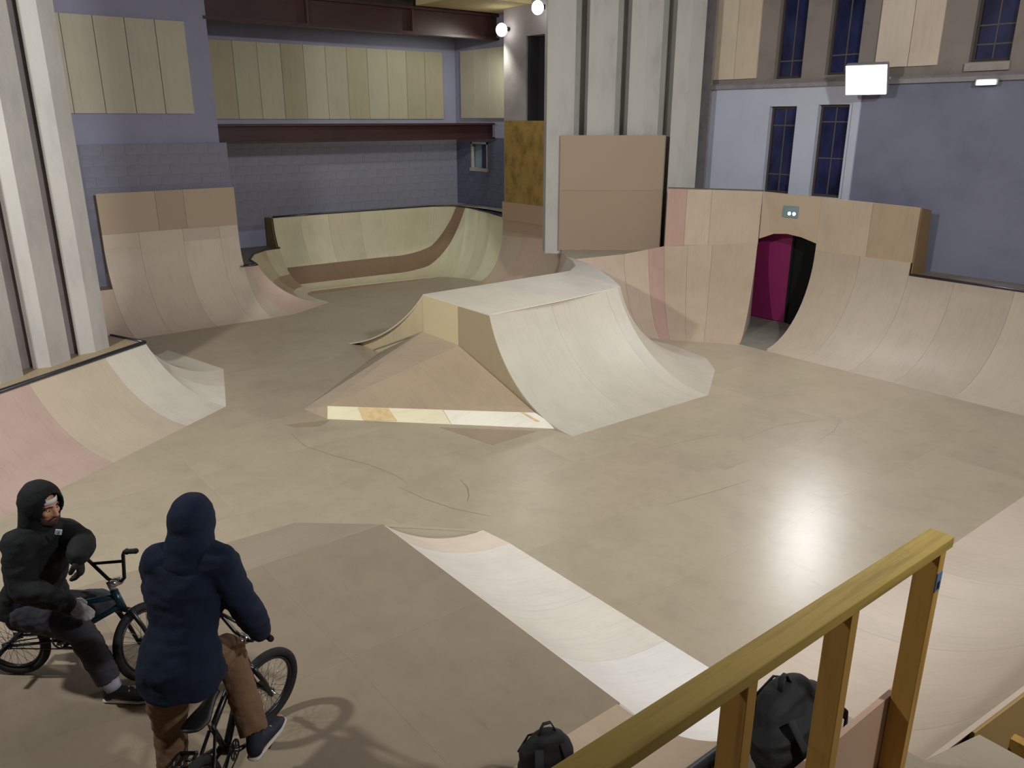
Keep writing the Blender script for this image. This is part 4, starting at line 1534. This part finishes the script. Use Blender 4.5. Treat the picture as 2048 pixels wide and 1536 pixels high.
def hand_mb(wrist, palm_dir, palm_n, thumb_side, curl, scale=1.0, grow=0.0, fingers_len=1.0):
    """palm, four curled fingers and a thumb; palm_n points out of the palm"""
    m = MB()
    d = Vector(palm_dir).normalized()
    nn = Vector(palm_n)
    nn = (nn - d * nn.dot(d)).normalized()
    s = Vector(thumb_side)
    s = (s - d * s.dot(d) - nn * s.dot(nn)).normalized()
    w = Vector(wrist)
    k = scale
    m.tube([w - d * .03 * k, w + d * .02 * k, w + d * .06 * k, w + d * .092 * k], [(.026 * k + grow, .019 * k + grow), (.033 * k + grow, .018 * k + grow), (.041 * k + grow, .016 * k + grow), (.040 * k + grow, .013 * k + grow)], 12, side=s, round_caps=True)
    for off, L, r in ((.029, .072, .0092), (.010, .082, .0095), (-.010, .077, .0092), (-.028, .060, .0082)):
        p = w + d * .085 * k + s * off * k
        dirv = d.copy()
        pts = [p - d * .015 * k, p]
        for q, seg in enumerate((.45, .32, .25)):
            ang = curl * (q + 1) / 1.6
            dirv = d * math.cos(ang) + nn * math.sin(ang)
            p = p + dirv * (L * seg * k * fingers_len)
            pts.append(p)
        m.tube(pts, [r * k + grow, r * k + grow, r * k * .97 + grow, r * k * .9 + grow, r * k * .8 + grow], 8, round_caps=True)
    p = w + d * .022 * k + s * .030 * k
    t1 = p + (d * .55 + s * .6 + nn * .35).normalized() * .042 * k
    t2 = t1 + (d * .8 + s * .05 + nn * .55).normalized() * .034 * k
    m.tube([p, t1, t2], [.0135 * k + grow, .0115 * k + grow, .0095 * k + grow], 8, round_caps=True)
    return m


def add_all(dst, *srcs):
    for s in srcs:
        n = len(dst.v)
        dst.v += s.v
        for f in s.f:
            dst.face([i + n for i in f])
    return dst


def person(cfg):
    J = cfg['J']
    side = Vector(cfg['right'])
    f, r, u = basis(cfg['face'], cfg.get('head_up', (0, 0, 1)))
    hc = J['head']
    base = cfg['base']

    def limbs(g, parts):
        m = MB()
        if 'torso' in parts:
            m.tube([J['pelvis'] - Vector((0, 0, .03)), J['pelvis'] + Vector((0, 0, .05)), J['pelvis'].lerp(J['chest'], .5), J['chest'], J['chest'].lerp(J['neck'], .55), J['neck'] - Vector((0, 0, .02))],
                   [(.155 + g, .115 + g), (.15 + g, .115 + g), (.145 + g, .105 + g), (.175 + g, .118 + g), (.165 + g, .10 + g), (.075 + g, .065 + g)], 20, side=side, round_caps=True)
        if 'arms' in parts:
            for s in 'LR':
                sh, el, wr_ = J['sh' + s], J['el' + s], J['wr' + s]
                m.tube([J['chest'].lerp(J['neck'], .6).lerp(sh, .45), sh], [.075 + g, .068 + g], 14, round_caps=True)
                m.tube([J['neck'] - Vector((0, 0, .035)), sh + Vector((0, 0, -.005))], [.062 + g, .064 + g], 14, round_caps=True)
                m.tube([sh, sh.lerp(el, .5), el], [.066 + g, .054 + g, .045 + g], 14, round_caps=True)
                m.tube([el, el.lerp(wr_, .35), wr_], [.045 + g, .044 + g, .030 + g], 14, round_caps=True)
        if 'legs' in parts:
            for s in 'LR':
                hp, kn, an = J['hip' + s], J['kn' + s], J['an' + s]
                m.tube([hp, hp.lerp(kn, .4), kn], [.098 + g, .082 + g, .058 + g], 16, round_caps=True)
                m.tube([kn, kn.lerp(an, .3), kn.lerp(an, .65), an], [.058 + g, .060 + g, .046 + g, .037 + g], 14, round_caps=True)
        if 'hips' in parts:
            m.tube([J['pelvis'] - Vector((0, 0, .01)), J['pelvis'] - Vector((0, 0, .05)), J['pelvis'] - Vector((0, 0, .09))], [(.135 + g, .10 + g), (.15 + g, .112 + g), (.13 + g, .10 + g)], 18, side=side, round_caps=False)
        return m

    # ---- body: head with face, neck, trunk, limbs, hands, feet in one skin
    b = limbs(0, ('torso', 'arms', 'legs', 'hips'))
    b.tube([J['neck'] - u * .03, hc - u * .05 - f * .015], [.058, .056], 14, round_caps=True)
    b.ellipsoid(hc + u * .035 - f * .012, r * .074, f * .095, u * .09, 22, 14)          # skull
    b.ellipsoid(hc - u * .035 + f * .022, r * .060, f * .070, u * .082, 20, 12)         # face
    b.ellipsoid(hc - u * .088 + f * .052, r * .034, f * .034, u * .028, 14, 8)          # chin
    b.tube([hc + u * .012 + f * .088, hc - u * .014 + f * .104, hc - u * .032 + f * .112], [.009, .012, .015], 8, round_caps=True)   # nose
    b.tube([hc - u * .036 + f * .098 - r * .014, hc - u * .036 + f * .098 + r * .014], .009, 8, round_caps=True)
    b.tube([hc + u * .022 + f * .080 - r * .042, hc + u * .024 + f * .092, hc + u * .022 + f * .080 + r * .042], .011, 8, round_caps=True)   # brow
    for s in (-1, 1):
        b.ellipsoid(hc + r * s * .040 - u * .022 + f * .066, r * .022, f * .022, u * .022, 10, 8)      # cheek
        b.ellipsoid(hc + r * s * .076 - u * .005 - f * .01, r * .010, f * .018, u * .032, 10, 8)       # ear
    for s in 'LR':
        hd = cfg['hand' + s]
        add_all(b, hand_mb(J['wr' + s], *hd))
        ft = cfg['foot' + s]
        b.tube([J['an' + s], ft[0].lerp(ft[1], .1) + Vector((0, 0, .035)), ft[1] + Vector((0, 0, .03))], [.036, .036, .028], 12, round_caps=True)
    body = fuse('person', b, 'skin', None, .0085, 1)
    off = Vector(base)
    body.data.transform(Matrix.Translation(-off))
    body.location = off
    tag(body, cfg['label'], 'person')
    # eyes, mouth
    for s in (-1, 1):
        e = put('eye', MB().ellipsoid(hc + r * s * .030 + u * .002 + f * .080, r * .011, f * .008, u * .007, 12, 8), 'eye_white', body, smooth=True)
        put('iris', MB().ellipsoid(hc + r * s * .030 + u * .002 + f * .085, r * .0065, f * .005, u * .0065, 10, 6), 'eye_dark', e, smooth=True)
        put('eyebrow', MB().tube([hc + r * s * .014 + u * .026 + f * .101, hc + r * s * .032 + u * .030 + f * .095, hc + r * s * .05 + u * .024 + f * .080], [.004, .005, .003], 8), 'beard', body, smooth=True)
    put('lips', MB().tube([hc - u * .062 + f * .080 - r * .024, hc - u * .060 + f * .093, hc - u * .062 + f * .080 + r * .024], [.004, .008, .004], 8, round_caps=True), 'lips', body, smooth=True)
    if cfg.get('beard'):
        m = MB()
        m.tube([hc - u * .03 + f * .03 - r * .066, hc - u * .075 + f * .052 - r * .048, hc - u * .100 + f * .074, hc - u * .075 + f * .052 + r * .048, hc - u * .03 + f * .03 + r * .066], [.012, .022, .026, .022, .012], 10, round_caps=True)
        m.tube([hc - u * .062 + f * .082 - r * .03, hc - u * .050 + f * .097, hc - u * .062 + f * .082 + r * .03], [.006, .007, .006], 8, round_caps=True)
        fuse('beard', m, 'beard', body, .006, 2, .002, 60)
    # ---- clothes
    leg = limbs(.020, ('legs', 'hips'))
    for s in 'LR':       # loose hem over the ankle
        kn, an = J['kn' + s], J['an' + s]
        leg.tube([kn, kn.lerp(an, .5), kn.lerp(an, cfg.get('hem', .92))], [.084, .078, .072], 16)
    def tcut(co):
        for s in 'LR':
            kn, an = J['kn' + s], J['an' + s]
            ax = an - kn
            t = (co - kn).dot(ax) / ax.length_squared
            if t > cfg.get('hem', .92) and (co - (kn + ax * t)).length < .12 and t < 1.6:
                return True
        return False
    tr = fuse('trousers', leg, cfg['trousers'], body, .010, 2, .010, 13, seedv=3.1, cut=tcut)
    sd = tr.modifiers.new('cloth', 'SOLIDIFY')
    sd.thickness = .006
    sd.offset = 0
    top = limbs(.034, ('torso', 'arms'))
    P = J['pelvis']
    top.tube([P.lerp(J['chest'], .3), P + Vector((0, 0, .0)), P - Vector((0, 0, cfg.get('hem_drop', .06)))], [(.195, .165), (.212, .195), (.22, .205)], 20, side=side)
    fuse(cfg['top_name'], top, cfg['top'], body, .011, 3, .013, 8.0, seedv=8.0, label=cfg.get('top_label'))
    for s in 'LR':      # cuff
        el, wr_ = J['el' + s], J['wr' + s]
        dv = (wr_ - el).normalized()
        put('cuff', MB().tube([wr_ - dv * .055, wr_ - dv * .02, wr_ - dv * .005], [.055, .052, .045], 16), cfg['top'], body, smooth=True)
    # hood: shell with opening towards the face
    m = MB()
    m.ellipsoid(hc + u * .025 - f * .012, r * .118, f * .135, u * .145, 28, 20)
    m.tube([hc - u * .03 - f * .03, J['neck'] + u * .02 - f * .02, J['neck'] - u * .07 - f * .03], [(.115, .11), (.125, .105), (.15, .11)], 20, side=r, round_caps=True)
    op = cfg.get('hood_open', .70)
    def hood_cut(co):
        q = co - (hc + u * .0)
        a, bb, c2 = q.dot(f), q.dot(r), q.dot(u)
        return a > .042 and (bb / .075) ** 2 + ((c2 + .01) / .118) ** 2 < 1.0
    h = fuse('hood', m, cfg['top'], body, .011, 3, .006, 9, seedv=1.0, cut=hood_cut)
    sd = h.modifiers.new('shell', 'SOLIDIFY')
    sd.thickness = .012
    sd.offset = -1
    for s in 'LR':
        heel, toe = cfg['foot' + s]
        dv = (toe - heel).normalized()
        lat = dv.cross(Vector((0, 0, 1))).normalized()
        upv = lat.cross(dv).normalized()
        m = MB().tube([heel + upv * .055, heel + dv * .06 + upv * .062, heel + dv * .13 + upv * .050, heel + dv * .20 + upv * .040, toe - dv * .01 + upv * .034],
                      [(.038, .046), (.042, .050), (.047, .040), (.050, .032), (.040, .024)], 16, side=lat, round_caps=True)
        m.tube([heel + upv * .05, J['an' + s].lerp(J['kn' + s], .06)], [.045, .045], 14, round_caps=True)
        sh_ = fuse('shoe', m, cfg['shoe'], body, .008, 2)
        sole = MB().tube([heel + upv * .012 - dv * .02, heel + upv * .012 + dv * .06, heel + dv * .13 + upv * .012, heel + dv * .20 + upv * .012, toe + upv * .012 + dv * .015], [(.038, .013), (.042, .013), (.047, .013), (.051, .013), (.036, .013)], 16, side=lat, round_caps=True)
        so2 = put('sole', sole, cfg['sole'], sh_, smooth=True)
        put('laces', MB().tube([heel + dv * .12 + upv * .088 - lat * .02, heel + dv * .14 + upv * .083 + lat * .02, heel + dv * .16 + upv * .077 - lat * .02, heel + dv * .18 + upv * .071 + lat * .02], .004, 6), cfg['sole'], sh_, smooth=True)
    return body


# ---- rider seated on the left bike, turned to the right
gl = BK1['grips']['L']
J1 = dict(
    pelvis=PD(66, 1203, 4.42), chest=PD(76, 1112, 4.42), neck=PD(84, 1060, 4.43), head=PD(84, 1012, 4.42),
    shR=PD(38, 1090, 4.26), elR=PD(46, 1176, 4.14), wrR=PD(134, 1208, 4.10),
    shL=PD(125, 1066, 4.58), elL=PD(166, 1084, 4.40), wrL=PD(156, 1112, 4.22),
    hipR=PD(56, 1222, 4.32), knR=PD(162, 1262, 4.20), anR=PD(236, 1368, 4.22),
    hipL=PD(90, 1216, 4.50), knL=PD(206, 1204, 4.66), anL=PD(168, 1268, 4.66))
print('J1', {k: tuple(round(q, 2) for q in v) for k, v in J1.items()})
heelR = PZ(222, 1400, HD)
toeR = PZ(288, 1400, HD + .005)
toeR = heelR + (toeR - heelR).normalized() * .25
J1['anR'] = heelR + Vector((0, 0, .10)) + (toeR - heelR).normalized() * .03
pl_ = BK1['pedals']['L']
fdir = (fA - rA).normalized()
heelL = pl_ - fdir * .14 + Vector((0, 0, .012))
toeL = pl_ + fdir * .11 + Vector((0, 0, .012))
J1['anL'] = heelL + Vector((0, 0, .10)) + fdir * .03
rt3, fw3 = Vector(RT), Vector(FW)
p1 = person(dict(
    J=J1, right=(-fw3 * .85 - rt3 * .5), face=(rt3 * .95 - fw3 * .30 + Vector((0, 0, -.10))), base=(J1['hipR'].x, J1['hipR'].y, HD),
    label='bearded rider in black hooded jacket and grey jeans seated on the left bike', beard=True,
    handR=(rt3 * .8 + Vector((0, 0, -.45)), Vector((0, 0, -1)) + fw3 * .5, fw3 + Vector((0, 0, .3)), .45),
    handL=(Vector((0, 0, -1)) + rt3 * .08 - fw3 * .1, -rt3 - fw3 * .2, -fw3, .75),
    footR=(heelR, toeR), footL=(heelL, toeL),
    trousers='jeans_grey', top='jacket_black', top_name='jacket', shoe='shoe_black', sole='sole_white', hem=.86, hem_drop=.03))
# gloves, cap band, patch, sock
fuse('glove', hand_mb(J1['wrR'], rt3 * .8 + Vector((0, 0, -.45)), Vector((0, 0, -1)) + fw3 * .5, fw3 + Vector((0, 0, .3)), .45, 1.0, .005), 'glove_grey', p1, .006, 1, label='grey glove')
gb = fuse('glove', hand_mb(J1['wrL'], Vector((0, 0, -1)) + rt3 * .08 - fw3 * .1, -rt3 - fw3 * .2, -fw3, .75, 1.0, .006), 'glove_black', p1, .006, 1, label='black glove with white print')
f1, r1, u1 = basis(rt3 * .95 - fw3 * .30 + Vector((0, 0, -.10)))
hc1 = J1['head']
m = MB()
for k in range(13):
    a = math.radians(-75 + k * 12.5)
    c_ = hc1 + u1 * .055 - f1 * .01
    rr_ = (f1 * math.cos(a) * .098 + r1 * math.sin(a) * .079)
    m.v += [tuple(c_ + rr_ - u1 * .016), tuple(c_ + rr_ * .99 + u1 * .02), tuple(c_ + rr_ * 1.05 - u1 * .016), tuple(c_ + rr_ * 1.04 + u1 * .02)]
for k in range(12):
    a, b = 4 * k, 4 * k + 4
    m.face([a + 2, b + 2, b + 3, a + 3]); m.face([a, a + 1, b + 1, b]); m.face([a + 1, a + 3, b + 3, b + 1]); m.face([a, b, b + 2, a + 2])
put('cap_band', m, 'cap_white', p1, smooth=True, label='white cap edge under the hood')
pc_ = PD(117, 1064, 4.30)
m = MB().obox(pc_, rt3 * .022 - fw3 * .004, fw3 * .002 + rt3 * .0005, Vector((0, 0, .017)) + rt3 * .006)
pa = put('chest_patch', m, 'patch_white', p1, label='small white chest patch')
for k in (-.006, .005):
    put('patch_line', MB().obox(pc_ - fw3 * .003 + Vector((0, 0, k)) + rt3 * (k * .3), rt3 * .014, fw3 * .001, Vector((0, 0, .0018))), 'sticker_blue', pa)
for k, (a, b) in enumerate((((-.012, 0), (.012, 0)), ((-.012, -.018), (.012, -.014)), ((0, .012), (0, -.03)))):
    q = J1['wrL'] + Vector((0, 0, -.055)) - fw3 * .018 + rt3 * .0
    # printed white strokes on the back of the dark glove
    q = q + rt3 * .022
    put('glove_print', MB().tube([q + fw3 * a[0] + Vector((0, 0, a[1])), q + fw3 * b[0] + Vector((0, 0, b[1]))], .004, 6), 'patch_white', gb)
kn, an = J1['knR'], J1['anR']
dl = (an - kn).normalized()
put('sock', MB().tube([kn + (an - kn) * .88, kn + (an - kn) * 1.02], [.056, .050], 16), 'sock_grey', p1, smooth=True, label='pale grey sock')

# ---- rider in navy hoodie straddling the near bike, seen from behind
gR, gL = BK2['grips']['R'], BK2['grips']['L']
hv = Vector((math.cos(hB), math.sin(hB), 0))
lv = Vector((-hv.y, hv.x, 0))
pR = BK2['pedals']['R']
heelRb = pR - hv * .13 + Vector((0, 0, .012)) + lv * .0
toeRb = pR + hv * .12 + Vector((0, 0, .012)) - lv * .05
grR, grL = gR[0].lerp(gR[1], .25), gL[0].lerp(gL[1], .4)
heelLb = PZ(345, 1625, HD)
toeLb = heelLb + (hv * .9 + lv * .25).normalized() * .26
J2 = dict(
    pelvis=PD(362, 1322, 3.40), chest=PD(372, 1180, 3.52), neck=PD(382, 1098, 3.58), head=PD(385, 1050, 3.64),
    shL=PD(322, 1122, 3.56), shR=PD(440, 1126, 3.54), elR=PD(490, 1212, 3.52), wrR=grR - hv * .05 + Vector((0, 0, .05)),
    elL=PD(318, 1200, 3.74), wrL=grL - hv * .06 + Vector((0, 0, .05)),
    hipR=PD(392, 1330, 3.42), knR=PD(458, 1296, 3.72), anR=heelRb + Vector((0, 0, .10)) + hv * .03,
    hipL=PD(330, 1345, 3.38), knL=PD(342, 1460, 3.46), anL=heelLb + Vector((0, 0, .10)) + hv * .03)
print('J2', {k: tuple(round(q, 2) for q in v) for k, v in J2.items()})
p2 = person(dict(
    J=J2, right=-lv, face=hv + lv * .15 + Vector((0, 0, -.22)), base=(J2['hipL'].x, J2['hipL'].y, HD),
    label='rider in navy hoodie and brown trousers seen from behind, straddling the near bike',
    handR=((hv + Vector((0, 0, -.5))), Vector((0, 0, -1)) - hv * .2, lv, 1.25),
    handL=((hv + Vector((0, 0, -.5))), Vector((0, 0, -1)) - hv * .2, -lv, 1.25),
    footR=(heelRb, toeRb), footL=(heelLb, toeLb),
    trousers='cords_brown', top='hoodie_navy', top_name='hoodie', shoe='shoe_navy', sole='sole_white', hem=.95, hem_drop=.12))


# ================================================================== BAGS ON THE NEAR PLATFORM
def backpack(loc, ax, w, h, dpt, label, lean):
    loc = Vector(loc)
    a = Vector(ax).normalized()
    up = Vector((0, 0, 1))
    o_ = a.cross(up).normalized()
    up = (up + o_ * lean).normalized()
    t = thing('backpack', loc, label, 'backpack')
    m = MB()
    m.tube([loc + up * (h * .10), loc + up * (h * .35), loc + up * (h * .7), loc + up * (h * .88)], [(w * .48, dpt * .46), (w * .5, dpt * .5), (w * .46, dpt * .45), (w * .34, dpt * .32)], 18, side=a, round_caps=True)
    m.tube([loc + up * h * .2 - o_ * dpt * .45, loc + up * h * .5 - o_ * dpt * .42], [(w * .36, dpt * .2), (w * .33, dpt * .16)], 14, side=a, round_caps=True)
    lo_ = loc.z
    fuse('bag_body', m, 'bag_black', t, .014, 2, .012, 6, seedv=loc.x)
    bb_ = t.children[0].data
    mn = min(v.co.z for v in bb_.vertices)
    mx = max(v.co.z for v in bb_.vertices)
    bb_.transform(Matrix.Diagonal((1, 1, h / (mx - mn), 1)) @ Matrix.Translation((0, 0, -mn)))
    put('top_handle', MB().tube([loc + up * h * .98 - a * .05, loc + up * (h + .05) - a * .02, loc + up * (h + .05) + a * .02, loc + up * h * .98 + a * .05], [(.012, .004)] * 4, 8, side=o_), 'bag_strap', t, smooth=True)
    for s in (-1, 1):
        put('strap', MB().tube([loc + up * h * .9 + a * (s * w * .22) + o_ * dpt * .3, loc + up * h * .6 + a * (s * w * .30) + o_ * dpt * .62, loc + up * h * .2 + a * (s * w * .40) + o_ * dpt * .45], [(.025, .006)] * 3, 8, side=a), 'bag_strap', t, smooth=True)
    put('zip', MB().tube([loc + up * h * .62 - a * w * .40 - o_ * dpt * .36, loc + up * h * .80 - a * w * .2 - o_ * dpt * .42, loc + up * h * .80 + a * w * .2 - o_ * dpt * .42, loc + up * h * .62 + a * w * .40 - o_ * dpt * .36], .006, 6), 'bag_strap', t, smooth=True)
    return t


backpack((2.66, 1.40, ZP), (1, .15, 0), .60, .35, .28, 'black backpack slumped behind the middle railing post', -.25)
bq = PZ(1092, 1545, .62)
backpack((bq.x, bq.y, .47), (1, -.3, 0),   .32, .42, .22, 'black backpack left at the foot of the small quarter pipe left of the top rail', 0)
